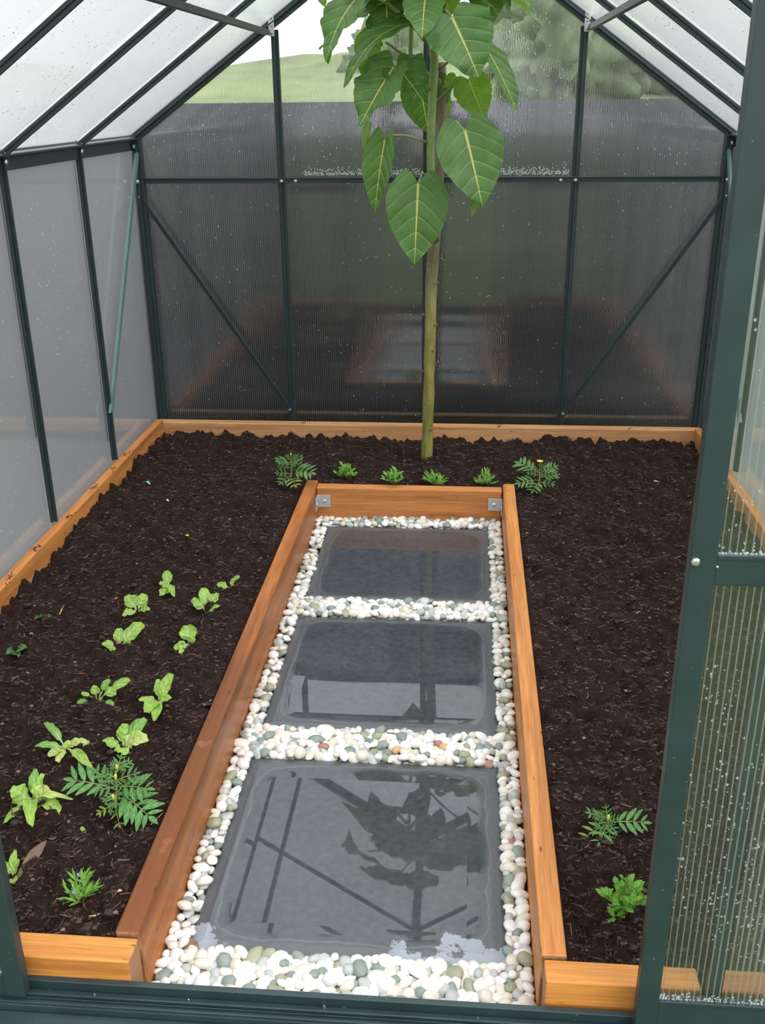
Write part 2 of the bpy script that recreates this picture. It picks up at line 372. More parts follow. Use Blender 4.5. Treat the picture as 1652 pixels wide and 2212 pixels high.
M, nt, pb, o = mat('black_weed_mat'); MATCLOTH = M
wv = noise_(nt, objco(nt, (1.0, 1.0, 9)), 1.0, 3)
nt.links.new(ramp(nt, wv, [(0.3, (0.024, 0.022, 0.026)), (0.7, (0.042, 0.039, 0.044))]), pb.inputs['Base Color'])
pb.inputs['Roughness'].default_value = 0.75
BASEG = m_plain('base_gravel', (0.20, 0.19, 0.17), 0.9, 0, 0.5, 80)

# ------------------------------------------------------------------ mesh + object helpers
class MB:
    """collects shapes, then links them as one mesh object"""
    def __init__(s): s.v = []; s.f = []; s.mi = []; s.uv = []
    def add(s, vs, fs, mi=0, uvs=None):
        o = len(s.v); s.v += [tuple(p) for p in vs]
        for f in fs: s.f.append(tuple(i+o for i in f)); s.mi.append(mi)
        s.uv += list(uvs) if uvs is not None else [(0, 0)]*len(vs)
    def box(s, a, b, mi=0):
        x0, y0, z0 = a; x1, y1, z1 = b
        s.add([(x0,y0,z0),(x1,y0,z0),(x1,y1,z0),(x0,y1,z0),(x0,y0,z1),(x1,y0,z1),(x1,y1,z1),(x0,y1,z1)],
              [(0,3,2,1),(4,5,6,7),(0,1,5,4),(1,2,6,5),(2,3,7,6),(3,0,4,7)], mi)
    def bar(s, p, q, w, h, side, mi=0, off=0.0):
        """box from p to q, w wide along 'side', h deep along side x axis"""
        p = Vector(p); q = Vector(q); d = (q-p).normalized(); sd = Vector(side); sd = (sd-d*sd.dot(d)).normalized()
        n = sd.cross(d).normalized(); vs = []
        for c in (p, q):
            for a, b in ((-1,-1),(1,-1),(1,1),(-1,1)): vs.append(c+sd*a*w/2+n*(b*h/2+off))
        s.add(vs, [(3,2,1,0),(4,5,6,7),(0,1,5,4),(1,2,6,5),(2,3,7,6),(3,0,4,7)], mi)
    def tube(s, pts, rad, n=8, mi=0, cap=True):
        pts = [Vector(p) for p in pts]; rad = [rad]*len(pts) if isinstance(rad, (int, float)) else rad
        vs = []; ref = Vector((0.31, 0.95, 0.1)).normalized()
        for i, p in enumerate(pts):
            d = (pts[min(i+1, len(pts)-1)]-pts[max(i-1, 0)]).normalized()
            if abs(d.dot(ref)) > 0.95: rr = Vector((1, 0, 0.2))
            else: rr = ref
            a = d.cross(rr).normalized(); b = d.cross(a)
            for k in range(n):
                t = 2*math.pi*k/n; vs.append(p+(a*math.cos(t)+b*math.sin(t))*rad[i])
        fs = [(i*n+k, i*n+(k+1)%n, (i+1)*n+(k+1)%n, (i+1)*n+k) for i in range(len(pts)-1) for k in range(n)]
        if cap: fs += [tuple(range(n))[::-1], tuple(range((len(pts)-1)*n, len(pts)*n))]
        s.add(vs, fs, mi)
    def disc(s, c, nrm, r, h, n=10, mi=0):
        """domed bolt head"""
        c = Vector(c); nrm = Vector(nrm).normalized()
        a = nrm.orthogonal().normalized(); b = nrm.cross(a); vs = []
        for rr, hh in ((r, 0), (r, h*0.5), (r*0.6, h)):
            for k in range(n):
                t = 2*math.pi*k/n; vs.append(c+(a*math.cos(t)+b*math.sin(t))*rr+nrm*hh)
        vs.append(c+nrm*h*1.05)
        fs = [(i*n+k, i*n+(k+1)%n, (i+1)*n+(k+1)%n, (i+1)*n+k) for i in range(2) for k in range(n)]
        fs += [(2*n+k, 2*n+(k+1)%n, 3*n) for k in range(n)]
        s.add(vs, fs, mi)
    def build(s, name, mats, parent=None, smooth=False, bevel=0.0, loc=None):
        mats = mats if isinstance(mats, list) else [mats]
        L = Vector(loc) if loc is not None else (parent.matrix_world.translation.copy() if parent else Vector((0, 0, 0)))
        if parent is not None: L = abs_loc(parent)
        me = bpy.data.meshes.new(name)
        me.from_pydata([(x-L.x, y-L.y, z-L.z) for x, y, z in s.v], [], s.f)
        for mm in mats: me.materials.append(mm)
        if len(mats) > 1: me.polygons.foreach_set('material_index', s.mi)
        ul = me.uv_layers.new(name='UVMap')
        li = np.empty(len(me.loops), dtype=np.int32); me.loops.foreach_get('vertex_index', li)
        ul.data.foreach_set('uv', np.array(s.uv, dtype=np.float32)[li].ravel())
        if smooth: me.polygons.foreach_set('use_smooth', [True]*len(me.polygons))
        me.update()
        ob = bpy.data.objects.new(name, me); COL.objects.link(ob)
        if parent is not None: ob.parent = parent
        else: ob.location = L
        if bevel:
            bm_ = ob.modifiers.new('bevel', 'BEVEL'); bm_.width = bevel; bm_.segments = 2; bm_.limit_method = 'ANGLE'
        return ob
def abs_loc(o):
    v = o.location.copy()
    while o.parent: o = o.parent; v += o.location
    return v
def tag(o, label=None, cat=None, group=None, kind=None):
    if label: o['label'] = label
    if cat: o['category'] = cat
    if group: o['group'] = group
    if kind: o['kind'] = kind
    return o
def thing(name, loc, label, cat, group=None, kind=None):
    o = bpy.data.objects.new(name, None); COL.objects.link(o); o.location = loc
    o.empty_display_size = 0.05
    return tag(o, label, cat, group, kind)

# ------------------------------------------------------------------ the greenhouse shell
XL, XR, YB, ZE, XM, ZR = -1.167, 1.218, 3.19, 1.335, 0.025, 2.168
ZM = 1.172; YF = 0.12
SX = [XL, -0.566, 0.027, 0.621, XR]
SY = [YB, 2.552, 1.932, 1.312, 0.692, YF]
def zroof(x): return ZE + (ZR-ZE)*(1-abs(x-XM)/(XM-XL if x < XM else XR-XM))

def pane(parent, O, U, V, poly, mats, pitch=0.0093, t=0.006, drops=0, seed=0, dz=None):
    """a twin-wall sheet: two skins and the ribs between them; poly = [(u, v)...] convex"""
    O = Vector(O); U = Vector(U).normalized(); V = Vector(V).normalized(); n = U.cross(V)
    b = MB()
    for k, zf in enumerate((0.0, t)):
        b.add([O+U*u+V*v+n*zf for u, v in poly], [tuple(range(len(poly)))], 0, [(u, v) for u, v in poly])
    us = [p[0] for p in poly]; u0, u1 = min(us), max(us)
    def span(u):
        vs = []
        for i in range(len(poly)):
            (a, c), (d, e) = poly[i], poly[(i+1) % len(poly)]
            if abs(a-d) > 1e-9 and min(a, d) <= u <= max(a, d): vs.append(c+(e-c)*(u-a)/(d-a))
        return (min(vs), max(vs)) if len(vs) > 1 else None
    u = u0+pitch*0.5
    while u < u1:
        sp = span(u)
        if sp and sp[1]-sp[0] > 0.01:
            b.add([O+U*u+V*sp[0], O+U*u+V*sp[1], O+U*u+V*sp[1]+n*t, O+U*u+V*sp[0]+n*t], [(0, 1, 2, 3)], 1)
        u += pitch
    ob = b.build('pane', list(mats), parent)
    if drops:
        r = random.Random(seed); d = MB(); k = 0; tries = 0
        while k < drops and tries < drops*6:
            tries += 1
            uu = r.uniform(u0, u1); sp = span(uu)
            if not sp: continue
            w = r.random()
            vv = sp[0]+(sp[1]-sp[0])*(w if dz is None else dz(w))
            cl = float(vnoise(uu*7+seed*3.1, vv*7, seed))
            if cl < -0.12: continue
            rad = r.choice([0.0009, 0.0012, 0.0015, 0.002])*r.uniform(0.8, 1.25)
            c = O+U*uu+V*vv-n*0.0002
            vs = [c+U*rad, c+V*rad*1.2, c-U*rad, c-V*rad*1.3, c-n*rad*0.7]
            d.add(vs, [(0, 1, 4), (1, 2, 4), (2, 3, 4), (3, 0, 4)]); k += 1
        if d.v: tag(d.build('water_droplets', DROP, ob, smooth=True), kind='stuff')
    return ob

def stud(parent, p, q, side, inward, w=0.028, name='stud', m=None):
    b = MB(); n = Vector(inward)
    p = Vector(p); q = Vector(q)
    b.bar(p, q, w, 0.010, side)
    b.bar(p+n*0.010, q+n*0.010, 0.006, 0.012, side)
    return b.build(name, m or FRAME, parent, bevel=0.0015)
def bolts(parent, pts, nrm, r=0.0075):
    for p in pts:
        b = MB(); b.disc(p, nrm, r, 0.006); b.build('bolt', BOLT, parent, smooth=False)

# back gable
wb = thing('wall_back', (XM, YB, 0), 'back gable wall of dark green frame and clear ribbed panes behind the small tree', 'wall', kind='structure')
for i in range(4):
    x0, x1 = SX[i]+0.006, SX[i+1]-0.006
    pane(wb, (x1, YB+0.012, 0.05), (-1, 0, 0), (0, 0, 1), [(0, 0), (x1-x0, 0), (x1-x0, ZM-0.05), (0, ZM-0.05)], (SHEET, WEB), drops=150, seed=i+1)
    zb = ZM+0.01
    pl = [(0, 0), (x1-x0, 0), (x1-x0, zroof(x0)-zb-0.01), (0, zroof(x1)-zb-0.01)]
    pane(wb, (x1, YB+0.012, zb), (-1, 0, 0), (0, 0, 1), pl, (SHEET, WEB), drops=(110, 380, 480, 130)[i], seed=i+11,
         dz=(lambda w: w**1.4))
    if i in (1, 2):      # rain caught on the rail
        r = random.Random(i); d = MB()
        for k in range(420):
            c = Vector((r.uniform(x0+0.08, x1-0.02), YB+0.010, ZM+0.016+abs(r.gauss(0, 0.012)))); rad = r.uniform(0.0015, 0.003)
            d.add([c+Vector((rad, 0, 0)), c+Vector((0, 0, rad)), c-Vector((rad, 0, 0)), c-Vector((0, 0, rad)), c-Vector((0, rad, 0))], [(0, 1, 4), (1, 2, 4), (2, 3, 4), (3, 0, 4)])
        tag(d.build('rain_beads', DROP, wb, smooth=True), kind='stuff')
for i in (1, 2, 3):
    stud(wb, (SX[i], YB, 0.05), (SX[i], YB, zroof(SX[i])-0.03), (1, 0, 0), (0, -1, 0), 0.030)
for x, sg in ((XL, 1), (XR, -1)):
    b = MB(); b.box((min(x, x+sg*0.034), YB-0.030, 0.05), (max(x, x+sg*0.034), YB+0.008, ZE)); b.box((min(x+sg*0.012, x+sg*0.02), YB-0.040, 0.05), (max(x+sg*0.012, x+sg*0.02), YB-0.028, ZE-0.02))
    b.build('corner_post', FRAME, wb, bevel=0.002)
b = MB(); b.box((XL+0.01, YB-0.022, ZM-0.012), (XR-0.01, YB-0.006, ZM+0.008)); b.box((XL+0.01, YB-0.030, ZM+0.006), (XR-0.01, YB-0.006, ZM+0.010))
b.build('rail', FRAME, wb, bevel=0.001)
for xe in (XL, XR):
    b = MB(); sl = (Vector((XM, 0, ZR))-Vector((xe, 0, ZE))).normalized()
    p = Vector((xe, YB-0.008, ZE)); q = Vector((XM, YB-0.008, ZR))
    b.bar(p, q, 0.040, 0.030, (0, 0, 1)); b.bar(p+Vector((0, -0.02, -0.004)), q+Vector((0, -0.02, -0.004)), 0.008, 0.012, (0, 0, 1))
    b.build('gable_rafter', FRAME, wb, bevel=0.002)
for x0, x1 in ((XL+0.012, SX[1]-0.004), (XR-0.012, SX[3]+0.004)):
    b = MB(); p = Vector((x0, YB-0.026, 1.108)); q = Vector((x1, YB-0.026, 0.205))
    b.bar(p, q, 0.017, 0.003, (1, 0, 0)); dd = (q-p).normalized(); s_ = Vector((1, 0, 0)); s_ = (s_-dd*s_.dot(dd)).normalized()
    if s_.z < 0: s_ = -s_
    b.bar(p+s_*0.0085+Vector((0, -0.005, 0)), q+s_*0.0085+Vector((0, -0.005, 0)), 0.003, 0.012, s_)
    b.build('diagonal_brace', FRAME, wb, bevel=0.0005)
    bolts(wb, [p+Vector((0, -0.004, 0)), q+Vector((0, -0.004, 0))], (0, -1, 0), 0.006)
bolts(wb, [(SX[1]+0.004, YB-0.024, ZM-0.003), (SX[1]+0.062, YB-0.024, ZM-0.003), (SX[3]-0.002, YB-0.024, ZM-0.003), (SX[3]-0.060, YB-0.024, ZM-0.003),
           (0.0, YB-0.024, ZM-0.003), (0.075, YB-0.024, ZM-0.003), (XL+0.014, YB-0.042, ZM-0.003), (XR-0.014, YB-0.042, ZM-0.003)], (0, -1, 0))
for x, sg in ((SX[1]-0.006, 1), (SX[3]+0.006, -1)):
    b = MB(); b.box((x-0.011, YB-0.034, 1.700), (x+0.011, YB-0.030, 1.775)); pl = b.build('joining_plate', ZINC, wb, bevel=0.001)
    bolts(pl, [(x, YB-0.034, 1.712), (x, YB-0.034, 1.738), (x, YB-0.034, 1.764)], (0, -1, 0), 0.005)

# side walls
def side_wall(name, x, sg, label):
    w = thing(name, (x, YB/2, 0), label, 'wall', kind='structure')
    for i in range(5):
        y1, y0 = SY[i]-0.006, SY[i+1]+0.006
        O = (x-sg*0.012, y0, 0.05) if sg > 0 else (x-sg*0.012, y1, 0.05)
        U = (0, 1, 0) if sg > 0 else (0, -1, 0)
        # U x V must point outwards
        if sg > 0: O = (x-0.012, y1, 0.05); U = (0, -1, 0); 
        else: O = (x+0.012, y0, 0.05); U = (0, 1, 0)
        wdt = y1-y0
        pane(w, O, U, (0, 0, 1), [(0, 0), (wdt, 0), (wdt, ZE-0.05), (0, ZE-0.05)], (SHEET_SIDE, WEB_SIDE), drops=(140, 260, 300, 120, 0)[i] if sg > 0 else 0, seed=30+i)
    for y in SY[1:]:
        stud(w, (x, y, 0.176), (x, y, ZE-0.01), (0, 1, 0), (sg, 0, 0), 0.026)
    b = MB()
    b.box((min(x-sg*0.016, x+sg*0.006), YF, ZE-0.045), (max(x-sg*0.016, x+sg*0.006), YB-0.01, ZE+0.004))
    b.box((min(x, x+sg*0.026), YF, ZE-0.005), (max(x, x+sg*0.026), YB-0.01, ZE+0.003))
    b.build('eave_beam', FRAME, w, bevel=0.002)
    bolts(w, [(x+sg*0.014, y+0.004, ZE-0.020) for y in SY[1:5]] + [(x+sg*0.014, YB-0.055, ZE-0.030)], (sg, 0, 0), 0.009)
    b = MB(); b.box((min(x-sg*0.002, x-sg*0.022), YF, 0.0), (max(x-sg*0.002, x-sg*0.022), YB, 0.05)); b.build('base_rail', FRAME, w)
    b = MB(); b.bar((x+sg*0.026, YB-0.040, ZE-0.055), (x+sg*0.018, 2.545, 0.372), 0.020, 0.003, (0, 1, 0))
    b.bar((x+sg*0.022, YB-0.055, ZE-0.055), (x+sg*0.014, 2.530, 0.372), 0.003, 0.010, (0, 1, 0))
    tag(b.build('diagonal_brace', FRAME_LIT, w), 'pale grey-green brace strip')
    return w
wl = side_wall('wall_left', XL, 1, 'left side wall of milky ribbed panes with a pale diagonal brace')
wr = side_wall('wall_right', XR, -1, 'right side wall of milky ribbed panes seen past the right door')
b = MB(); b.box((XL, YB-0.03, 0.0), (XR, YB+0.02, 0.05)); b.build('base_rail', FRAME, wb)

# roof
ce = thing('ceiling', (XM, YB/2, ZR), 'pitched roof of white milky ribbed panes between dark green bars', 'roof', kind='structure')
for xe in (XL, XR):
    V = (Vector((XM, 0, ZR))-Vector((xe, 0, ZE))); ln = V.length; V.normalize()
    for i in range(5):
        y1, y0 = SY[i]-0.006, SY[i+1]+0.006
        if xe < XM: O = Vector((xe, y1, ZE+0.012)); U = Vector((0, -1, 0))
        else: O = Vector((xe, y0, ZE+0.012)); U = Vector((0, 1, 0))
        pane(ce, O, U, V, [(0, 0), (y1-y0, 0), (y1-y0, ln), (0, ln)], (SHEET_ROOF, WEB_ROOF), drops=(150, 500, 600, 300, 0)[i], seed=50+i+(9 if xe > XM else 0))
    nin = Vector((V.z*(1 if xe < XM else -1), 0, -abs(V.x)))
    for y in SY[1:5]:
        stud(ce, Vector((xe, y, ZE)), Vector((XM, y, ZR)), (0, 1, 0), nin, 0.013, 'glazing_bar')
    bolts(ce, [(xe+(0.018 if xe < XM else -0.018), y+0.004, ZE+0.008) for y in SY[1:5]], nin, 0.008)
    xp = -0.59 if xe < XM else 0.64
    b = MB(); zz_ = zroof(xp)
    b.box((xp-0.009, YF+0.05, zz_-0.034), (xp+0.009, YB-0.03, zz_-0.014)); b.build('purlin', FRAME, ce, bevel=0.001)
b = MB(); b.box((XM-0.02, YF, ZR-0.03), (XM+0.02, YB, ZR+0.02)); b.build('ridge_beam', FRAME, ce, bevel=0.002)

# front frame with its door track
wf = thing('wall_front', (XM, YF, 0), 'front door frame and sill in dark green aluminium at the bottom of the picture', 'door frame', kind='structure')
b = MB()
b.box((XL, 0.1780, -0.03), (XR, 0.1895, 0.075))
b.box((XL, 0.1430, -0.03), (XR, 0.1780, 0.056))
b.build('sill', FRAME, wf, bevel=0.0012)
for y0, y1, zt in ((0.1600, 0.1630, 0.064), (0.1555, 0.1570, 0.061), (0.1440, 0.1465, 0.062)):
    b = MB(); b.box((XL, y0, 0.0555), (XR, y1, zt)); b.build('track_ridge', FRAME, wf, bevel=0.0005)
b = MB(); b.box((XL, 0.10, -0.10), (XR, 0.143, 0.044)); b.build('sill_apron', FRAME, wf, bevel=0.004)
bolts(wf, [bz(408, 2164, 0.056), bz(700, 2177, 0.056), bz(1075, 2193, 0.056), bz(205, 2153, 0.056)], (0, 0, 1), 0.0024)
for x in (-0.625, 0.622):
    b = MB(); b.bar((x, 0.184, 0.06), (x, 0.184, zroof(x)-0.02), 0.024, 0.016, (1, 0, 0)); b.build('door_post', FRAME, wf, bevel=0.002)
for x in (XL+0.016, XR-0.016):
    b = MB(); b.bar((x, 0.19, 0.02), (x, 0.19, ZE), 0.032, 0.03, (1, 0, 0)); b.build('corner_post', FRAME, wf, bevel=0.002)
for xe in (XL, XR):
    b = MB(); b.bar((xe, 0.19, ZE), (XM, 0.19, ZR), 0.04, 0.03, (0, 0, 1)); b.build('gable_rafter', FRAME, wf, bevel=0.002)
b = MB(); b.box((-0.62, 0.18, 1.70), (0.62, 0.21, 1.735)); b.build('door_header', FRAME, wf, bevel=0.002)
for x0, x1 in ((XL+0.034, -0.64), (0.637, XR-0.034)):
    pl = [(0, 0), (x1-x0, 0), (x1-x0, zroof(x1)-0.12), (0, zroof(x0)-0.12)]
    pane(wf, (x0, 0.182, 0.078), (1, 0, 0), (0, 0, 1), pl, (SHEET, WEB))

def door(name, xa, xb, stile_at, label, nm):
    """sliding leaf between xa and xb"""
    d = thing(name, ((xa+xb)/2, 0.160, 0.045), label, 'door', kind='structure')
    z0, z1 = 0.066, 1.80; sw = 0.034; y0, y1 = 0.150, 0.172
    for x0, x1 in ((xa, xa+sw), (xb-sw, xb)):
        b = MB(); b.box((x0, y0, z0), (x1, y1, z1)); b.build('stile', FRAME, d, bevel=0.0015)
    for za, zb, nme in nm:
        b = MB(); b.box((xa+sw, y0+0.002, za), (xb-sw, y1-0.002, zb))
        b.box((xa+sw, y0+0.0005, zb-0.004), (xb-sw, y0+0.003, zb+0.003)); b.build(nme, FRAME, d, bevel=0.001)
    zs = [nm[0][1], nm[1][0], nm[1][1], z1]
    for k in range(2):
        za, zb = zs[2*k], zs[2*k+1]
        pane(d, (xa+sw, 0.158, za), (1, 0, 0), (0, 0, 1), [(0, 0), (xb-xa-2*sw, 0), (xb-xa-2*sw, zb-za), (0, zb-za)], (SHEET, WEB), pitch=0.0098, drops=1300 if k == 0 else 500, seed=70+k, dz=(lambda w: w**1.8))
        r = random.Random(k+3); dd = MB()                        # row of rain beads along the rail
        x = xa+sw+0.003
        while x < xb-sw:
            h = r.uniform(0.002, 0.008) if k == 0 else r.uniform(0.0, 0.006)
            for j in range(r.choice([1, 2, 3])):
                c = Vector((x+r.uniform(-0.002, 0.002), 0.1575, za+0.003+h*j)); rad = r.uniform(0.0012, 0.0028)
                dd.add([c+Vector((rad, 0, 0)), c+Vector((0, 0, rad)), c-Vector((rad, 0, 0)), c-Vector((0, 0, rad)), c-Vector((0, rad, 0))], [(0, 1, 4), (1, 2, 4), (2, 3, 4), (3, 0, 4)])
            x += 0.0049
        tag(dd.build('rain_beads', DROP, d, smooth=True), kind='stuff')
    return d
d1 = door('door_1', -1.13, -0.527, 1, 'left sliding door leaf, only its green edge stile in the bottom left corner', [(0.066, 0.110, 'bottom_rail'), (0.86, 0.92, 'middle_rail')])
d2 = door('door_2', 0.4955, 1.10, -1, 'right sliding door leaf with ribbed panes and green stile along the right edge', [(0.066, 0.140, 'bottom_rail'), (0.885, 0.926, 'middle_rail')])
b = MB(); b.disc((0.502, 0.150, 0.920), (0, -1, 0), 0.006, 0.006, 8); b.build('screw', BOLT, d2)
b = MB(); b.disc((0.5305, 0.150, 0.913), (0, -1, 0), 0.002, 0.002, 8); b.build('screw', BOLT, d2)
for i_, z_ in enumerate((1.2, 1.0)):
    b = MB(); b.disc((0.553, 0.148, z_), (0, -1, 0), 0.002, 0.002, 8)

# ------------------------------------------------------------------ ground and land outside
b = MB()
b.box((XL+0.01, 0.185, -0.10), (XR-0.01, YB-0.03, -0.034))
tag(b.build('floor', BASEG), 'gravel base under the path between the timber boards', 'floor', kind='structure')
b = MB(); b.add([(-40, -40, -0.10), (40, -40, -0.10), (40, 60, -0.10), (-40, 60, -0.10)], [(0, 1, 2, 3)])
tag(b.build('lawn', GRASS), 'grass lawn around the greenhouse', 'lawn', kind='structure')
b = MB(); b.box((-2.96, 0.0, -0.099), (XL-0.03, 3.55, -0.092))
tag(b.build('gravel_strip', m_plain('grey_gravel', (0.22, 0.21, 0.20), 0.9, 0, 0.4, 90)), 'grey gravel strip outside the left wall', 'gravel', kind='structure')
nx, ny = 120, 20; vs = []; fs = []
for j in range(ny):
    for i in range(nx):
        x = -40+80*i/(nx-1); y = 11+22*j/(ny-1); t = j/(ny-1)
        z = -0.1+2.9*t**0.8+0.5*float(vnoise(x*0.12, y*0.12, 5))*t + 0.45*float(vnoise(x*0.6, y*0.3, 6))*t + 0.02*x*t
        vs.append((x, y, z))
fs = [(j*nx+i, j*nx+i+1, (j+1)*nx+i+1, (j+1)*nx+i) for j in range(ny-1) for i in range(nx-1)]
b = MB(); b.add(vs, fs)
tag(b.build('hillside', HILLM, smooth=True), 'blurred green hillside seen through the back panes above the black fence', 'hill', kind='structure')
def far_tree(x, y, h, r, label, seed):
    t = thing('far_tree', (x, y, 0), label, 'tree', 'trees behind the fence')
    b = MB(); b.tube([(x, y, -0.2), (x+0.1, y, h*0.4), (x, y, h*0.75)], [0.16, 0.12, 0.05]); b.build('trunk', TRUNKM, t, smooth=True)
    bm = bmesh.new(); bmesh.ops.create_icosphere(bm, subdivisions=5, radius=1)
    b = MB()
    vs = []
    for v in bm.verts:
        p = v.co.copy(); d = 1+0.40*mnoise.noise(p*1.7+Vector((seed, 0, 0)))+0.30*mnoise.noise(p*6+Vector((0, seed, 0)))+0.22*mnoise.noise(p*15)
        vs.append((x+p.x*r*d, y+p.y*r*d, h*0.62+p.z*h*0.42*d))
    b.add(vs, [tuple(v.index for v in f.verts) for f in bm.faces]); bm.free()
    b.build('crown', TREEF, t, smooth=True)
far_tree(1.5, 16, 3.5, 1.15, 'blurred dark tree outside, seen through the panes just right of the small tree', 1)
far_tree(4.7, 21, 4.5, 1.6, 'blurred dark tree outside, straight behind the upper right stud of the back wall', 2)
far_tree(6.4, 16, 3.2, 1.15, 'blurred dark tree outside, behind the upper right gable pane', 3)
far_tree(10.4, 21, 3.6, 1.5, 'blurred dark tree outside, farthest right beyond the gable', 4)
far_tree(-1.9, 27, 3.2, 1.0, 'blurred small tree on the green hill, left of the small tree', 5)
fe = thing('fence', (0, 3.62, -0.1), 'black weed-mat fence outside the back wall, its top level with the pane middle', 'fence')
nx = 90; vs = []
for i in range(nx+1):
    x = -2.9+7.3*i/nx; yw = 3.62+0.02*math.sin(x*5.1)+0.03*math.sin(x*1.7)
    for k in range(7):
        z = -0.1+1.562*k/6; vs.append((x, yw+0.012*math.sin(z*6+x*0.5), z))
b = MB(); b.add(vs, [(i*7+k, (i+1)*7+k, (i+1)*7+k+1, i*7+k+1) for i in range(nx) for k in range(6)])
cl = b.build('cloth', MATCLOTH, fe, smooth=True); sm = cl.modifiers.new('thickness', 'SOLIDIFY'); sm.thickness = 0.004
for x in (-2.8, -1.4, 0.02, 1.4, 2.9, 4.3):
    b = MB(); b.box((x-0.04, 3.70, -0.1), (x+0.04, 3.78, 1.42)); b.build('post', TRUNKM, fe)
fe2 = thing('fence', (-3.0, 2.4, -0.1), 'black weed-mat fence outside the left wall', 'fence')
vs = []
for i in range(61):
    y = -1.5+5.0*i/60; xw = -3.0+0.02*math.sin(y*4.3)
    for k in range(5): vs.append((xw, y, -0.1+1.55*k/4))
b = MB(); b.add(vs, [(i*5+k, i*5+k+1, (i+1)*5+k+1, (i+1)*5+k) for i in range(60) for k in range(4)])
cl = b.build('cloth', MATCLOTH, fe2, smooth=True); sm = cl.modifiers.new('thickness', 'SOLIDIFY'); sm.thickness = 0.004
for y in (-1.4, 0.2, 1.8, 3.4):
    b = MB(); b.box((-3.1, y-0.04, -0.1), (-3.02, y+0.04, 1.42)); b.build('post', TRUNKM, fe2)

# ------------------------------------------------------------------ timber edging
def board(name, a, b_, m, label, group, ends=None, shear=0.0, bev=0.004):
    mb = MB(); mb.box(a, b_)
    if shear:
        mb.v = [(x+shear*(z-a[2])/(b_[2]-a[2]), y, z) for x, y, z in mb.v]
    ms = [m]
    if ends is not None:                     # end faces show end grain
        for k in ends: mb.mi[k] = 1
        ms = [m, ENDGRAIN]
    L = Vector(((a[0]+b_[0])/2, (a[1]+b_[1])/2, a[2]))
    o = mb.build(name, ms, bevel=bev, loc=L)
    return tag(o, label, 'timber board', group)
GP = 'stained timber boards edging the path'; GB = 'stained timber boards edging the bed along the walls'; GF = 'short timber boards behind the door sill'
board('edging_board', (-0.389, 0.248, -0.02), (-0.345, 2.505, 0.125), WOOD_WET, 'wet red-brown board along the left side of the slab path', GP, (2, 4), -0.008)
board('edging_board', (0.3475, 0.248, -0.02), (0.391, 2.505, 0.125), WOOD_Y, 'orange stained board along the right side of the slab path', GP, (2, 4), 0.003)
board('edging_board', (-0.3505, 2.432, -0.02), (0.3455, 2.477, 0.123), WOOD_X, 'short orange-brown board closing the far end of the slab path', GP, (3, 5))
board('edging_board', (-1.160, 0.23, 0.0), (-1.128, 3.098, 0.172), WOOD_Y, 'long orange board along the foot of the left wall', GB)
board('edging_board', (1.176, 0.23, 0.0), (1.208, 3.098, 0.168), WOOD_Y, 'long orange board along the foot of the right wall, blurred behind the door', GB)
board('edging_board', (-1.160, 3.100, 0.0), (1.208, 3.147, 0.158), WOOD_BACK, 'pale orange board along the foot of the back wall behind the tree', GB)
board('edging_board', (-1.120, 0.1905, -0.02), (-0.3535, 0.2445, 0.116), WOOD_FRONT, 'bright orange board inside the sill, left of the pebbles', GF, (3, 5), 0.0, 0.003)
board('edging_board', (0.3545, 0.1975, -0.02), (0.608, 0.2445, 0.121), WOOD_FRONT, 'bright orange board inside the sill, right of the pebbles', GF, (3, 5), 0.0, 0.003)
board('edging_board', (0.640, 0.1975, -0.02), (1.170, 0.2445, 0.121), WOOD_FRONT, 'orange board seen through the ribbed pane of the right door', GF, (3, 5), 0.0, 0.003)

# two spots of standing rain on the left board
WETM = m_plain('rain_on_stained_pine', (0.20, 0.050, 0.006), 0.06, 0, 0.1, 40)
lb = [o for o in COL.objects if o.get('label', '').startswith('wet red-brown')][0]
for px, py in ((441, 1606), (357, 1824)):
    c = bz(px, py, 0.1256); b = MB(); vs = [(c.x, c.y, 0.1262)]
    for k in range(20):
        a = 6.283*k/20; rr_ = 1+0.35*math.sin(2*a+px)+0.2*math.sin(3*a); vs.append((c.x+0.012*rr_*math.cos(a), c.y+0.017*rr_*math.sin(a), 0.1252))
    b.add(vs, [(0, 1+k, 1+(k+1) % 20) for k in range(20)]); b.build('wet_spot', WETM, lb, smooth=True)
# corner brackets
def bracket(x, sg, label):
    br = thing('corner_bracket', (x, 2.43, 0.05), label, 'bracket', 'zinc brackets at the far end of the path')
    b = MB()
    b.box((min(x, x+sg*0.052), 2.4275, 0.045), (max(x, x+sg*0.052), 2.4310, 0.093)); b.build('back_plate', ZINC, br, bevel=0.0008)
    b = MB(); b.box((min(x, x+sg*0.0035), 2.385, 0.040), (max(x, x+sg*0.0035), 2.4275, 0.093)); b.build('side_plate', ZINC, br, bevel=0.0008)
    b = MB(); b.disc((x+sg*0.030, 2.4275, 0.068), (0, -1, 0), 0.0085, 0.004, 6); b.build('bolt', BOLT, br)
    b = MB(); b.disc((x+sg*0.0035, 2.405, 0.064), (sg, 0, 0), 0.0085, 0.004, 6); b.build('bolt', BOLT, br)
bracket(-0.3495, 1, 'zinc corner bracket at the far left corner of the path')
bracket(0.3475, -1, 'zinc corner bracket at the far right corner of the path')

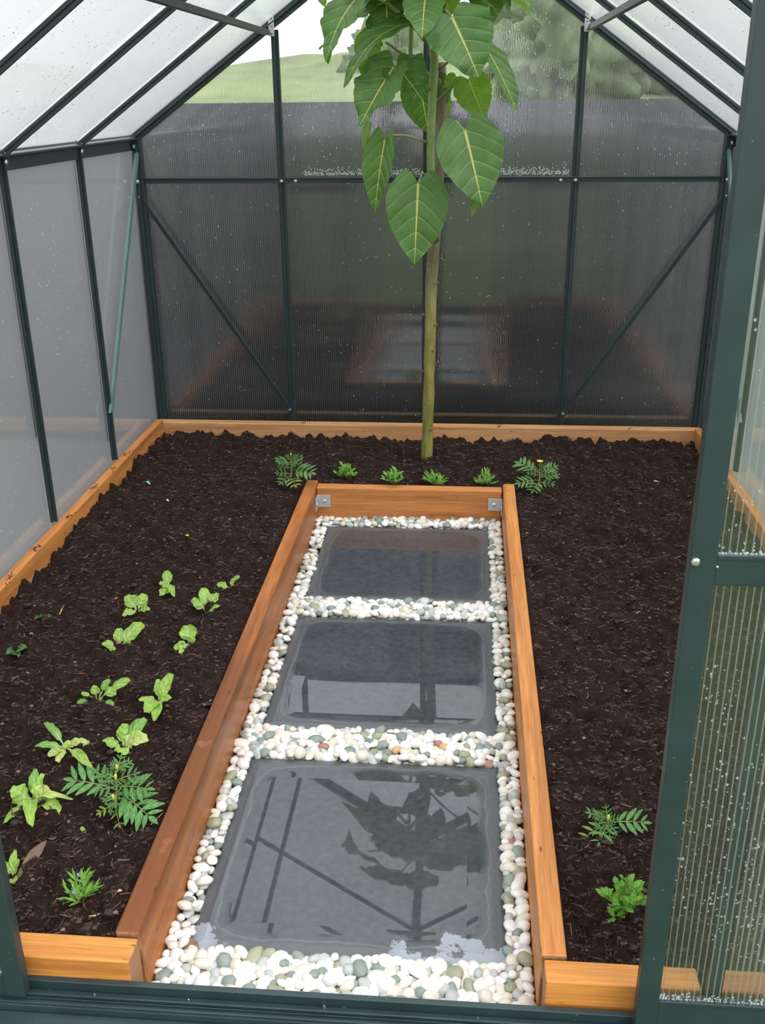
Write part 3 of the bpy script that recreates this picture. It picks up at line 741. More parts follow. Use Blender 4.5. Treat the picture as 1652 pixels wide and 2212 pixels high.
# ------------------------------------------------------------------ paving slabs
SLABY = [0.337, 1.057, 1.763]
def slab(y0, label):
    n = 24; b = MB(); vs = []
    for j in range(n+1):
        for i in range(n+1):
            x = -0.3+0.6*i/n; y = 0.6*j/n; e = min(0.3-abs(x), 0.3-abs(y-0.3))
            z = -0.006*math.exp(-((e/0.012)**2)) - 0.0018*min(1, max(0, (e-0.03)/0.04))
            vs.append((x, y0+y, z))
    b.add(vs, [(j*(n+1)+i, j*(n+1)+i+1, (j+1)*(n+1)+i+1, (j+1)*(n+1)+i) for j in range(n) for i in range(n)])
    ring = [i for i in range(n+1)] + [(j+1)*(n+1)-1 for j in range(1, n+1)] + [n*(n+1)+i for i in range(n-1, -1, -1)] + [j*(n+1) for j in range(n-1, 0, -1)]
    o0 = len(b.v); low = [(vs[i][0], vs[i][1], -0.034) for i in ring]; b.v += low; b.uv += [(0, 0)]*len(low)
    for k in range(len(ring)):
        k2 = (k+1) % len(ring); b.f.append((ring[k2], ring[k], o0+k, o0+k2)); b.mi.append(0)
    b.f.append(tuple(range(o0, o0+len(ring)))[::-1]); b.mi.append(0)
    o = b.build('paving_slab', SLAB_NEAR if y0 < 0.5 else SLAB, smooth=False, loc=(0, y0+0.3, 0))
    tag(o, label, 'paving slab', 'square charcoal paving slabs in the path')
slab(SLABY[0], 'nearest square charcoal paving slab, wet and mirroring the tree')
slab(SLABY[1], 'middle square charcoal paving slab, half covered by a puddle')
slab(SLABY[2], 'farthest square charcoal paving slab, next to the end board')

# ------------------------------------------------------------------ pebbles
def pebble_mesh(seed, el, fl):
    bm = bmesh.new(); bmesh.ops.create_icosphere(bm, subdivisions=3, radius=1)
    for v in bm.verts:
        p = v.co.copy(); d = 1+0.16*mnoise.noise(p*0.9+Vector((seed*3.7, 0, 0)))+0.05*mnoise.noise(p*2.2+Vector((0, seed*5.1, 0)))
        v.co = Vector((p.x*el*d, p.y*d, p.z*fl*d))
    me = bpy.data.meshes.new('pebble'); bm.to_mesh(me); bm.free()
    me.polygons.foreach_set('use_smooth', [True]*len(me.polygons))
    return me
PM = [pebble_mesh(i, e, f) for i, (e, f) in enumerate(((1.25, 0.72), (1.05, 0.8), (1.45, 0.7), (1.3, 0.6), (1.15, 0.85), (1.6, 0.75)))]
def in_path(x, y, r):
    ok = (np.abs(x) < 0.345-r*0.9) & (y > 0.193+r*0.9) & (y < 2.430-r*0.8)
    for s0 in SLABY:
        ok &= ~((np.abs(x) < 0.300+r*0.75) & (y > s0-r*0.75) & (y < s0+0.6+r*0.75))
    return ok
special = [(690, 1607, 5, 0.013), (943, 1612, 6, 0.013), (1042, 1641, 5, 0.012), (850, 1618, 6, 0.011), (838, 1626, 4, 0.010)]
def pack(n, rmin, rmax, iters, fixed=()):
    r = rmin+(rmax-rmin)*RNG.random(n)**1.6
    X = np.zeros(n); Y = np.zeros(n); k = 0
    while k < n:
        x = RNG.uniform(-0.345, 0.345); y = RNG.uniform(0.193, 2.43)
        if in_path(np.array([x]), np.array([y]), r[k])[0]: X[k] = x; Y[k] = y; k += 1
    for j, (px, py, mi, rr) in enumerate(fixed):
        p = bz(px, py, 0.005); X[j] = p.x; Y[j] = p.y; r[j] = rr
    for it in range(iters):
        dx = X[:, None]-X[None, :]; dy = Y[:, None]-Y[None, :]
        d = np.sqrt(dx*dx+dy*dy)+1e-9; want = (r[:, None]+r[None, :])*1.06
        ov = np.clip(want-d, 0, None); np.fill_diagonal(ov, 0)
        mx = (dx/d*ov).sum(1)*0.3; my = (dy/d*ov).sum(1)*0.3
        X += np.clip(mx, -0.006, 0.006); Y += np.clip(my, -0.006, 0.006)
        X = np.clip(X, -0.345+r*0.9, 0.345-r*0.9); Y = np.clip(Y, 0.193+r*0.9, 2.43-r*0.8)
        for s0 in SLABY:                                  # push out of the slabs
            hx = 0.300+r*0.75; ax = hx-np.abs(X); cy = s0+0.3; ayy = 0.3+r*0.75-np.abs(Y-cy)
            ins = (ax > 0) & (ayy > 0); ux = ins & (ax < ayy); uy = ins & ~ux
            X = np.where(ux, np.sign(X)*(hx+1e-4), X); Y = np.where(uy, cy+np.sign(Y-cy)*(0.3+r*0.75+1e-4), Y)
    return X, Y, r
PX, PY, PR = pack(1230, 0.0080, 0.0162, 120, special)
def pick():
    t = random.random()
    return 0 if t < 0.50 else 1 if t < 0.72 else 2 if t < 0.83 else 3 if t < 0.945 else 4 if t < 0.995 else 5
PLAB = ['white rounded pebble in the bed around the slabs', 'cream rounded pebble in the bed around the slabs', 'pale grey speckled pebble in the bed around the slabs',
        'grey-green pebble in the bed around the slabs', 'olive pebble in the bed around the slabs', 'rust-brown pebble in the bed around the slabs', 'amber pebble in the bed around the slabs']
SPL = ['red-brown pebble left of centre in the row between the near and middle slabs', 'amber pebble right of centre in the row between the near and middle slabs',
       'rust-brown pebble at the right end of the row between the near and middle slabs', 'pale amber pebble in the middle of the row between the near and middle slabs', 'olive pebble beside the pale amber one between the near and middle slabs']
vis = np.hypot(PX-CAM[0], PY-CAM[1]) - PR*25
order = [i for i in np.argsort(vis)]
near = list(range(5)) + [i for i in order if i >= 5][:295]
nearset = set(near)
stuff_v = []; stuff_f = []; stuff_m = []; off = 0
pm_arr = []
for me in PM:
    v = np.empty(len(me.vertices)*3, np.float32); me.vertices.foreach_get('co', v)
    pm_arr.append((v.reshape(-1, 3), [tuple(p.vertices) for p in me.polygons]))
LOWP = []
for me in [None]:
    pass
def xf(v, x, y, z, r, rot):
    M3 = np.array(rot)
    return (v*r) @ M3.T + np.array([x, y, z])
def rand_rot(tilt=0.45):
    return (Matrix.Rotation(random.uniform(0, 6.28), 3, 'Z') @ Matrix.Rotation(random.uniform(-tilt, tilt), 3, 'X') @ Matrix.Rotation(random.uniform(-tilt, tilt), 3, 'Y'))
for i in range(len(PX)):
    k = random.randrange(6); mi = pick() if i >= 5 else special[i][2]
    rot = rand_rot(); z = random.uniform(-0.004, 0.009); r = PR[i]
    if i in nearset:
        if i >= 5 and mi > 4: mi = 0
        o = bpy.data.objects.new('pebble', PM[k]); COL.objects.link(o)
        if not PM[k].materials: PM[k].materials.append(PEB[0])
        o.material_slots[0].link = 'OBJECT'; o.material_slots[0].material = PEB[mi]
        o.location = (PX[i], PY[i], z); o.scale = (r, r, r); o.rotation_euler = rot.to_euler()
        if i < 5: tag(o, SPL[i], 'pebble', 'coloured pebbles between the slabs')
        else: tag(o, PLAB[mi], 'pebble', PEB[mi].name.replace('_', ' ')+'s around the slabs')
    else:
        v, f = pm_arr[k]; stuff_v.append(xf(v, PX[i], PY[i], z, r, rot)); stuff_f += [tuple(a+off for a in q) for q in f]; stuff_m += [mi]*len(f); off += len(v)
QX, QY, QR = pack(1050, 0.008, 0.014, 70)
for i in range(len(QX)):
    k = random.randrange(6); mi = pick(); v, f = pm_arr[k]
    stuff_v.append(xf(v, QX[i], QY[i], random.uniform(-0.018, -0.010), QR[i], rand_rot())); stuff_f += [tuple(a+off for a in q) for q in f]; stuff_m += [mi]*len(f); off += len(v)
me = bpy.data.meshes.new('pebble_bed'); me.from_pydata(np.concatenate(stuff_v).tolist(), [], stuff_f)
for mm in PEB: me.materials.append(mm)
me.polygons.foreach_set('material_index', stuff_m); me.polygons.foreach_set('use_smooth', [True]*len(me.polygons))
o = bpy.data.objects.new('pebble_bed', me); COL.objects.link(o)
tag(o, 'bed of white and grey river pebbles filling the gaps around the slabs', 'pebbles', kind='stuff')

# ------------------------------------------------------------------ soil
def soil_h(x, y):
    x = np.asarray(x, float); y = np.asarray(y, float)
    h = 0.104 + 0.024*vnoise(x*4.5, y*4.5, 1) + 0.038*vnoise(x*16, y*16, 2) + 0.034*vnoise(x*42, y*42, 3) + 0.024*vnoise(x*88, y*88, 4) - 0.030*np.clip(vnoise(x*11, y*11, 9)-0.22, 0, 1)
    h = h - 0.024*np.clip((0.62-y)/0.34, 0, 1)
    h = h + 0.012*np.clip((-0.85-x)/0.25, 0, 1)
    e = np.minimum(np.abs(np.abs(x)-0.397)+np.where(y > 2.5, 9, 0), np.abs(y-2.48)+np.where(np.abs(x) > 0.4, 9, 0))
    h = np.where(e < 0.05, np.minimum(h, 0.112-0.10*(0.05-e)), h)      # banked below the board tops
    return h
def sh(p): return float(soil_h(p[0], p[1]))
st = 0.0085
gx = np.arange(-1.127, 1.1755, st); gy = np.arange(0.2465, 3.0995, st)
GX, GY = np.meshgrid(gx, gy)
jx = GX+(RNG.random(GX.shape)-0.5)*st*0.4; jy = GY+(RNG.random(GX.shape)-0.5)*st*0.4
jx[:, 0] = -1.1275; jx[:, -1] = 1.1755; jy[0, :] = 0.246; jy[-1, :] = 3.0995
HZ = soil_h(jx, jy)
inside = (np.abs(GX+0.003) < 0.396) & (GY < 2.4805)
idx = -np.ones(GX.shape, int); keep = ~inside
idx[keep] = np.arange(keep.sum())
verts = np.stack([jx[keep], jy[keep], HZ[keep]], 1)
q = np.stack([idx[:-1, :-1], idx[:-1, 1:], idx[1:, 1:], idx[1:, :-1]], -1).reshape(-1, 4)
q = q[(q >= 0).all(1)]
me = bpy.data.meshes.new('soil'); me.from_pydata(verts.tolist(), [], q.tolist()); me.materials.append(SOIL)
me.polygons.foreach_set('use_smooth', [True]*len(me.polygons))
o = bpy.data.objects.new('garden_soil', me); COL.objects.link(o)
tag(o, 'dark brown crumbly soil filling the beds around the slab path', 'soil', kind='stuff')

# bark fibres and crumbs on the soil: nobody could count them
vs = []; fs = []; mi = []
def on_soil():
    while True:
        x = random.uniform(-1.11, 1.16); y = 0.275+2.80*random.random()**1.35
        if not (abs(x+0.003) < 0.408 and y < 2.492): return x, y
for i in range(22000):
    x, y = on_soil(); z = sh((x, y))
    L = random.uniform(0.006, 0.026)*(1.5 if random.random() < 0.06 else 1); w = random.uniform(0.0005, 0.0017)
    a = random.uniform(0, 6.28); tl = random.uniform(-0.45, 0.45); c, s_ = math.cos(a), math.sin(a); bend = random.uniform(-0.25, 0.25)*L
    o0 = len(vs)
    for t in (-0.5, 0.0, 0.5):
        bx_, by_ = L*t, bend*(1-4*t*t); ww = w*(1.0 if t == 0 else 0.5)
        px_, py_ = x+bx_*c-by_*s_, y+bx_*s_+by_*c; pz = z+0.002+L*t*tl
        vs += [(px_-s_*ww, py_+c*ww, pz), (px_+s_*ww, py_-c*ww, pz), (px_, py_, pz+ww*1.3)]
    for k in (0, 3):
        fs += [(o0+k, o0+k+1, o0+k+4, o0+k+3), (o0+k+1, o0+k+2, o0+k+5, o0+k+4), (o0+k+2, o0+k, o0+k+3, o0+k+5)]
        mm = random.choices((0, 1, 2, 3), (0.55, 0.33, 0.08, 0.04))[0] if k == 0 else mm
        mi += [mm]*3
for ex, ey, n_ in ((-1.140, 2.62, 7), (-1.138, 2.25, 9), (-1.135, 1.98, 8), (-1.140, 1.72, 10), (-1.135, 1.52, 8), (-1.13, 2.45, 5), (0.40, 0.9, 3), (-0.5, 3.11, 5), (0.35, 3.11, 5), (0.9, 3.11, 5)):
    for k in range(n_):                  # strands dragged onto the boards
        x = max(-1.146, ex+random.gauss(0, 0.007)); y = ey+random.gauss(0, 0.02); z = (0.173 if ex < -1 else 0.159 if ey > 3 else 0.126)
        L = random.uniform(0.006, 0.018); a = random.uniform(0, 6.28); c, s_ = math.cos(a), math.sin(a); w = 0.0012; o0 = len(vs)
        for t in (-0.5, 0.0, 0.5):
            px_, py_ = x+L*t*c, y+L*t*s_; pz = z+abs(t)*random.uniform(0, 0.016)
            vs += [(px_-s_*w, py_+c*w, pz), (px_+s_*w, py_-c*w, pz), (px_, py_, pz+w)]
        for k2 in (0, 3):
            fs += [(o0+k2, o0+k2+1, o0+k2+4, o0+k2+3), (o0+k2+1, o0+k2+2, o0+k2+5, o0+k2+4), (o0+k2+2, o0+k2, o0+k2+3, o0+k2+5)]; mi += [0]*3
ico = bmesh.new(); bmesh.ops.create_icosphere(ico, subdivisions=1, radius=1)
iv = np.array([v.co[:] for v in ico.verts]); ifc = [tuple(v.index for v in f.verts) for f in ico.faces]; ico.free()
for i in range(9500):
    x, y = on_soil(); r = random.uniform(0.0018, 0.0055)*(1.9 if random.random() < 0.05 else 1)
    p = iv*(r*(0.7+0.6*RNG.random((len(iv), 1))))*np.array([1.2, 1.0, 0.75]) + np.array([x, y, sh((x, y))+r*0.25])
    o0 = len(vs); vs += p.tolist(); fs += [tuple(a+o0 for a in f) for f in ifc]
    mi += [0 if r > 0.005 else random.choices((0, 1, 3), (0.6, 0.34, 0.06))[0]]*len(ifc)
me = bpy.data.meshes.new('bark_mulch'); me.from_pydata(vs, [], fs)
for mm in CHIPS: me.materials.append(mm)
me.polygons.foreach_set('material_index', mi)
o = bpy.data.objects.new('bark_mulch', me); COL.objects.link(o)
tag(o, 'shredded bark fibres and crumbs lying all over the dark soil', 'mulch', kind='stuff')

# ------------------------------------------------------------------ leaf builder
def blade(mb, base, tip, nrm, hw, prof, nu=14, nv=8, fold=0.15, droop=0.0, wave=0.0, lobe=0.0, twist=0.0, jag=0.0, seed=0, curl=0.0, mi=0):
    base = Vector(base); tip = Vector(tip); ax = tip-base; L = ax.length; a = ax/L
    n = Vector(nrm); n = n-a*n.dot(a)
    if n.length < 1e-4: n = a.orthogonal()
    n.normalize(); sd = a.cross(n).normalized()
    r = random.Random(seed); ph = r.uniform(0, 6.28); ph2 = r.uniform(0, 6.28)
    vs = []; uvs = []
    for i in range(nu+1):
        u = i/nu; w = prof(u)*hw
        for k in range(nv+1):
            v = -1+2*k/nv
            wv = wave*hw*abs(v)**1.5*(math.sin(u*11+ph+(2.1 if v > 0 else 0))+0.6*math.sin(u*23+ph2))
            jg = 1-jag*abs(v)**6*(0.5+0.5*math.sin(u*61+ph2*3+ (1.3 if v > 0 else 0))*math.sin(u*27+ph))
            tw = twist*u
            off = fold*abs(v)*w - curl*abs(v)**2.2*w + wv
            lat = v*w*jg*(1-0.10*abs(v)*abs(fold))
            so_ = sd*(lat*math.cos(tw))+n*(lat*math.sin(tw))
            p = base + ax*(u - lobe*math.sin(math.pi*0.74*abs(v))*(1-u)**5) + so_ + n*(off + droop*L*4*u*(1-u))
            vs.append(p); uvs.append((u - lobe*math.sin(math.pi*0.74*abs(v))*(1-u)**5, 0.5+0.5*v*min(1.0, prof(u))))
    fs = [(i*(nv+1)+k, i*(nv+1)+k+1, (i+1)*(nv+1)+k+1, (i+1)*(nv+1)+k) for i in range(nu) for k in range(nv)]
    mb.add(vs, fs, mi, uvs)
def p_heart(u):                       # broad heart with round shoulders and a drawn-out tip
    if u < 0.22: return 0.60+0.40*math.sin(math.pi/2*u/0.22)
    t = (u-0.22)/0.78
    return max(0.0, math.cos(math.pi/2*t**1.08))**0.92
def p_lance(u): return max(0.001, (math.sin(math.pi*min(1, u**0.85)))**0.9)
def p_lett(u):                        # narrow stalk widening into a rounded blade
    t = max(0, (u-0.22)/0.78); st_ = 0.16+0.10*u
    return max(st_*(1 if u < 0.97 else 0.4), (max(0.0, math.sin(math.pi*min(1, t**0.75*0.90+0.02))))**0.75 if t > 0 else st_)
def p_stalk(u):                       # long thin stalk, small rounded blade at the end
    t = max(0, (u-0.50)/0.50)
    return max(0.13 if u < 0.97 else 0.06, (max(0.0, math.sin(math.pi*min(1, t**0.8*0.92+0.02))))**0.7 if t > 0 else 0.13)
def p_round(u): return max(0.02, math.sqrt(max(0, 1-(2*u-1)**2)))
UP = Vector((0, 0, 1)); CV = Vector(CAM)

# ------------------------------------------------------------------ the small tree
TY = 2.858
tb = bz(921, 979, 0.10)
tree = thing('small_tree', (tb.x, TY, 0.10), 'young tree with big green heart-shaped leaves rooted in the soil by the back wall', 'tree')
def trunk_pts(pp, y0=TY): return [by(px, py, y0+dy) for px, py, dy in pp]
pts = trunk_pts([(921, 992, 0), (923, 940, 0), (926, 850, 0), (928, 760, 0), (930, 680, 0.005), (932, 600, 0.01), (936, 545, 0.012), (940, 500, 0.015), (944, 440, 0.02), (948, 370, 0.025), (952, 300, 0.03), (955, 230, 0.035), (954, 170, 0.04), (951, 135, 0.04)])
rr = [px2m(v, pts[0]) for v in (13, 12, 11.5, 11.5, 11.5, 12.5, 12, 11, 10.5, 10, 10, 9, 9, 10)]
# resample with knobbly radius
P2 = []; R2 = []
for i in range(len(pts)-1):
    for k in range(5):
        t = k/5; P2.append(pts[i].lerp(pts[i+1], t)+Vector((0.0012*mnoise.noise(Vector((i+t, 0, 3))), 0, 0))); R2.append((rr[i]*(1-t)+rr[i+1]*t)*(1+0.09*mnoise.noise(Vector(((i+t)*2.3, 5, 1)))))
P2.append(pts[-1]); R2.append(rr[-1]*0.8)
b = MB(); b.tube(P2, R2, 14); b.build('trunk', BARK, tree, smooth=True)
b = MB()
for px, py in ((921, 678), (938, 610), (926, 570), (932, 755), (919, 800), (924, 870), (930, 925), (927, 955), (936, 700), (939, 780)):
    p = by(px, py, TY); d = Vector((math.copysign(0.7, px-929)*abs(px-929)/10, -0.7, 0)).normalized()
    b.disc(p+d*0.018, d, 0.006, 0.004, 9)
b.build('leaf_scar', SCAR, tree, smooth=True)
shoot = trunk_pts([(944, 520, -0.010), (936, 470, -0.05), (931, 400, -0.055), (930, 340, -0.05), (931, 270, -0.045), (935, 190, -0.045), (938, 130, -0.045), (932, 80, -0.045), (926, 20, -0.04), (930, -60, -0.03), (935, -160, -0.03)])
b = MB(); b.tube(shoot, [px2m(v, shoot[0]) for v in (7, 7.5, 7.5, 8, 8.5, 9, 9, 9, 8.5, 8, 7)], 12); b.build('green_shoot', STEM_G, tree, smooth=True)
b = MB(); b.tube(trunk_pts([(935, 190, -0.045), (905, 130, 0), (887, 118, 0.01), (888, 60, 0.02), (885, 10, 0.03), (880, -80, 0.03)]), 0.009, 10); b.build('side_shoot', STEM_G, tree, smooth=True)
b = MB(); b.tube(trunk_pts([(935, 100, -0.05), (905, 68, -0.10), (870, 35, -0.14), (835, 5, -0.17), (805, -8, -0.19), (760, -10, -0.2)]), [0.009, 0.009, 0.0085, 0.008, 0.006, 0.004], 10); b.build('side_shoot', STEM_LT, tree, smooth=True)

def tleaf(bp, tp, hwpx, yb, yt, nrm=(0, -1, 0.45), m=None, pet=None, **kw):
    """leaf from base pixel bp to tip pixel tp at depths yb, yt; pet = pixels of its stalk back to the stem"""
    p = by(bp[0], bp[1], yb); t = by(tp[0], tp[1], yt); hw = px2m(hwpx, p)
    mb = MB(); a = dict(fold=0.16, droop=0.03, wave=0.05, lobe=0.17, jag=0.03, nu=22, nv=12, seed=int(bp[0]*7+bp[1])); a.update(kw)
    blade(mb, p, t, Vector(nrm), hw, p_heart, **a)
    lf = mb.build('leaf', m or L_TREE, tree, smooth=True)
    if pet:
        pp = [p]+[by(x, y, yy) for x, y, yy in pet]
        b = MB(); b.tube(pp, [0.0035]+[0.0048]*(len(pp)-1), 8); b.build('petiole', STEM_LT, lf, smooth=True)
    return lf
# front, sharp leaves
tleaf((903, 397), (895, 571), 70, 2.66, 2.60, (0.05, -1, 0.30), pet=[(912, 372, 2.70), (928, 395, 2.80)])
tleaf((1004, 283), (1042, 446), 75, 2.64, 2.56, (0.12, -1, 0.38), lobe=0.2, pet=[(985, 262, 2.70), (945, 300, 2.80)])
tleaf((976, 38), (1034, 168), 77, 2.60, 2.54, (0.15, -1, 0.45), lobe=0.16, wave=0.08, pet=[(962, 22, 2.66), (935, 60, 2.81)])
tleaf((831, 303), (810, 458), 39, 2.72, 2.70, (-0.35, -1, 0.2), fold=0.5, twist=0.15, jag=0.06, pet=[(850, 292, 2.72), (880, 293, 2.76), (924, 308, 2.81)])
tleaf((850, 146), (776, 274), 60, 2.66, 2.58, (-0.35, -1, 0.5), fold=0.35, wave=0.14, jag=0.1, pet=[(880, 165, 2.72), (930, 195, 2.81)])
tleaf((856, 142), (912, 216), 54, 2.70, 2.66, (0.2, -1, 0.7), fold=0.3, wave=0.14, jag=0.1)
# behind the stem
tleaf((906, 176), (926, 290), 47, 2.90, 2.92, (-0.05, -1, 0.1), fold=0.1)
tleaf((1012, 172), (1046, 258), 44, 2.80, 2.78, (0.1, -1, -0.1), L_LIME, jag=0.10, pet=[(985, 180, 2.83), (944, 218, 2.84)])
tleaf((1058, 118), (1118, 248), 31, 2.70, 2.66, (0.75, -0.8, 0.35), fold=0.35, wave=0.05, pet=[(1030, 108, 2.72), (985, 120, 2.78), (945, 152, 2.82)])
tleaf((962, 62), (978, 132), 27, 2.74, 2.75, (0.1, -1, 0.1), fold=0.25)
tleaf((985, 165), (958, 190), 16, 2.78, 2.77, (0, -1, 0.6), L_LIME, lobe=0.05)
# upper left sprays
tleaf((778, -12), (704, 134), 52, 2.62, 2.54, (-0.55, -0.9, 0.45), fold=0.25, droop=0.10, wave=0.12, jag=0.16)
tleaf((898, 48), (742, 190), 36, 2.72, 2.58, (-0.35, -0.7, 0.9), fold=0.2, droop=0.16, wave=0.12, jag=0.14, pet=[(925, 70, 2.78)])
tleaf((800, 78), (786, 172), 33, 2.74, 2.72, (-0.2, -1, -0.2), L_LIME, fold=0.15, wave=0.1, jag=0.12)
tleaf((834, -34), (836, 72), 56, 2.74, 2.70, (0.05, -1, 0.2), wave=0.1, jag=0.08)
tleaf((940, 22), (897, 60), 30, 2.70, 2.66, (-0.2, -0.8, 0.9), fold=0.3, wave=0.1)
tleaf((930, -28), (945, 44), 34, 2.86, 2.86, (0, -1, 0.1), L_LIME)
tleaf((1046, -45), (1062, 54), 46, 2.80, 2.78, (0.1, -1, 0.0), None, jag=0.05)
tleaf((960, -30), (970, 40), 36, 2.86, 2.86, (0, -1, -0.1), L_LIME)
tleaf((1084, -30), (1098, 34), 14, 2.72, 2.70, (0.6, -0.8, 0.2), fold=0.4)
tleaf((1112, -28), (1146, 14), 17, 2.78, 2.76, (0.3, -0.8, 0.5), L_LIME)
tleaf((690, -28), (702, 16), 15, 2.72, 2.70, (0, -1, 0.2), L_LIME)
tleaf((812, 62), (800, 30), 20, 2.76, 2.80, (0, -1, 0.4))
# small ones peeping out
tleaf((797, 262), (786, 332), 12, 2.76, 2.75, (-0.6, -0.8, 0.1), L_LIME, lobe=0.02)
tleaf((1030, 420), (1018, 470), 9, 2.60, 2.59, (0.3, -1, 0.1), L_LIME, lobe=0.02)
tleaf((895, 128), (920, 142), 14, 2.84, 2.84, (0, -1, 0.3), L_LIME, lobe=0.05)
tleaf((960, 205), (968, 248), 12, 2.90, 2.90, (0.3, -1, 0), L_LIME, lobe=0.02)
tleaf((950, 170), (962, 230), 22, 2.88, 2.89, (0.2, -1, 0.1), fold=0.2)
b = MB(); b.tube([by(834, 92, 2.70), by(860, 110, 2.75), by(886, 126, 2.85)], 0.0042, 8); b.build('petiole', STEM_G, tree, smooth=True)
b = MB(); b.tube([by(903, 72, 2.76), by(915, 88, 2.78), by(926, 100, 2.81)], 0.0042, 8); b.build('petiole', STEM_G, tree, smooth=True)
# crown above the picture, under the ridge
rc = random.Random(5)
for i in range(14):
    a = rc.uniform(0, 6.28); rad = rc.uniform(0.10, 0.26); z0 = rc.uniform(1.78, 2.0)
    p = Vector((0.04+rad*0.6*math.cos(a), TY-0.08+rad*0.6*math.sin(a)*0.8, z0)); t = Vector((0.04+(rad+0.17)*math.cos(a), min(3.12, TY-0.08+(rad+0.17)*math.sin(a)*0.8), z0-rc.uniform(0.05, 0.16)))
    mb = MB(); blade(mb, p, t, (math.cos(a)*0.4, math.sin(a)*0.4, 1), rc.uniform(0.065, 0.09), p_heart, 18, 10, 0.15, 0.05, 0.08, 0.16, 0, 0.05, i)
    lf = mb.build('leaf', L_TREE, tree, smooth=True)
    b = MB(); b.tube([p, Vector((0.045, TY-0.04, z0-0.06))], 0.0045, 6); b.build('petiole', STEM_LT, lf, smooth=True)

# ------------------------------------------------------------------ seedlings
def seedling(name, label, cat, group, base, leaves, m=L_LETT, prof=p_lett, ms=None, wave=0.20, jag=0.10):
    g = bz(base[0], base[1], 0.10); g.z = sh(g)-0.003; g = bz(base[0], base[1], g.z)
    t = thing(name, g, label, cat, group)
    for i, (x, y, hw, h) in enumerate(leaves):
        tip = bz(x, y, g.z+h*0.8)
        if tip.z < sh(tip)+0.006: tip = bz(x, y, sh(tip)+0.008)
        mb = MB(); d = tip-g
        n = UP*1.0 + (CV-g).normalized()*0.7
        s0 = g + Vector((d.x, d.y, 0)).normalized()*0.004 if (d.x*d.x+d.y*d.y) > 1e-8 else g.copy()
        blade(mb, s0, tip, n, px2m(hw, g)*1.08, prof, 18, 10, 0.30*random.choice((1, 1, -0.4)), 0.14+0.10*random.random(), wave, 0, random.uniform(-0.5, 0.5), jag, int(x*13+y), 0.12)
        lo = mb.v; mb.v = [(a, b_, max(c, g.z+0.001)) for a, b_, c in lo]
        mb.build('leaf', ms[i] if ms and ms[i] else m, t, smooth=True)
    return t
GL = 'lettuce seedlings in the left bed'
Y_, D_ = L_LETT2, L_LETT3
seedling('lettuce_seedling', 'small upright lettuce seedling at the back of the lettuce rows', 'lettuce', GL, (366, 1272), [(358, 1233, 11, .05), (344, 1258, 9, .03), (349, 1286, 12, .02), (374, 1288, 9, .02)])
seedling('lettuce_seedling', 'tiny low lettuce seedling nearest the path board at the back of the rows', 'lettuce', GL, (497, 1269), [(517, 1244, 9, .05), (468, 1263, 7, .02), (481, 1271, 7, .01)])
seedling('lettuce_seedling', 'three-leaved lettuce seedling just in front of the tiny low one', 'lettuce', GL, (447, 1323), [(439, 1270, 13, .06), (470, 1281, 12, .05), (416, 1293, 13, .04), (473, 1310, 11, .02)])
seedling('lettuce_seedling', 'cup-shaped lettuce seedling with two broad upright leaves, left in the back row', 'lettuce', GL, (297, 1321), [(272, 1287, 15, .05), (313, 1283, 13, .05), (266, 1331, 10, .015), (324, 1317, 8, .02)])
seedling('lettuce_seedling', 'broad-leaved lettuce seedling leaning right, second row on the left', 'lettuce', GL, (259, 1399), [(257, 1357, 13, .05), (308, 1346, 15, .05), (220, 1390, 9, .02), (232, 1400, 9, .01), (288, 1376, 9, .03)])
seedling('lettuce_seedling', 'lettuce seedling with one large toothed leaf, second row on the right', 'lettuce', GL, (411, 1393), [(403, 1351, 20, .05), (376, 1402, 11, .015), (389, 1412, 11, .01), (422, 1371, 10, .04)])
seedling('lettuce_seedling', 'long-stalked lettuce seedling fanned out, third row on the left', 'lettuce', GL, (210, 1517), [(279, 1466, 10, .06), (236, 1467, 10, .06), (204, 1480, 11, .05), (252, 1487, 12, .04), (166, 1518, 6, .01), (175, 1497, 7, .03), (246, 1521, 7, .01)], ms=[None, D_, None, None, D_, None, D_], prof=p_stalk)
seedling('lettuce_seedling', 'tall tangled lettuce seedling, third row on the right', 'lettuce', GL, (343, 1516), [(371, 1455, 13, .07), (363, 1494, 12, .04), (300, 1512, 9, .03), (317, 1539, 18, .02), (369, 1509, 10, .03), (335, 1557, 12, .005), (341, 1467, 9, .05)])
seedling('lettuce_seedling', 'lettuce seedling with separate round leaves and a yellow one, above the large marigold', 'lettuce', GL, (266, 1616), [(270, 1563, 17, .06), (313, 1551, 16, .07), (222, 1598, 14, .03), (267, 1631, 15, .015), (318, 1592, 18, .04), (248, 1623, 8, .01)], ms=[None, D_, None, None, Y_, Y_])
seedling('lettuce_seedling', 'sprawling lettuce seedling with limp leaves, fourth row on the left', 'lettuce', GL, (143, 1617), [(97, 1561, 11, .05), (75, 1613, 11, .03), (104, 1634, 13, .02), (123, 1645, 10, .01), (198, 1661, 11, .01), (188, 1601, 10, .03), (147, 1599, 10, .03)], ms=[D_, D_, Y_, Y_, None, Y_, Y_], jag=0.2)
seedling('lettuce_seedling', 'largest frilly lettuce, in the left bed beside the large marigold', 'lettuce', GL, (72, 1735), [(76, 1661, 12, .06), (93, 1671, 12, .06), (24, 1703, 22, .05), (11, 1777, 13, .0), (131, 1752, 20, .03), (64, 1782, 16, .005), (157, 1728, 9, .03), (106, 1702, 20, .05), (50, 1742, 13, .03)], ms=[D_, None, None, None, None, None, Y_, Y_, Y_], wave=0.28, jag=0.18)
seedling('lettuce_seedling', 'lettuce seedling half hidden behind the left door stile', 'lettuce', GL, (24, 1898), [(33, 1836, 9, .05), (41, 1856, 8, .04), (33, 1909, 10, .005), (8, 1860, 9, .04)])
GS = 'dark green seedlings by the left edge'
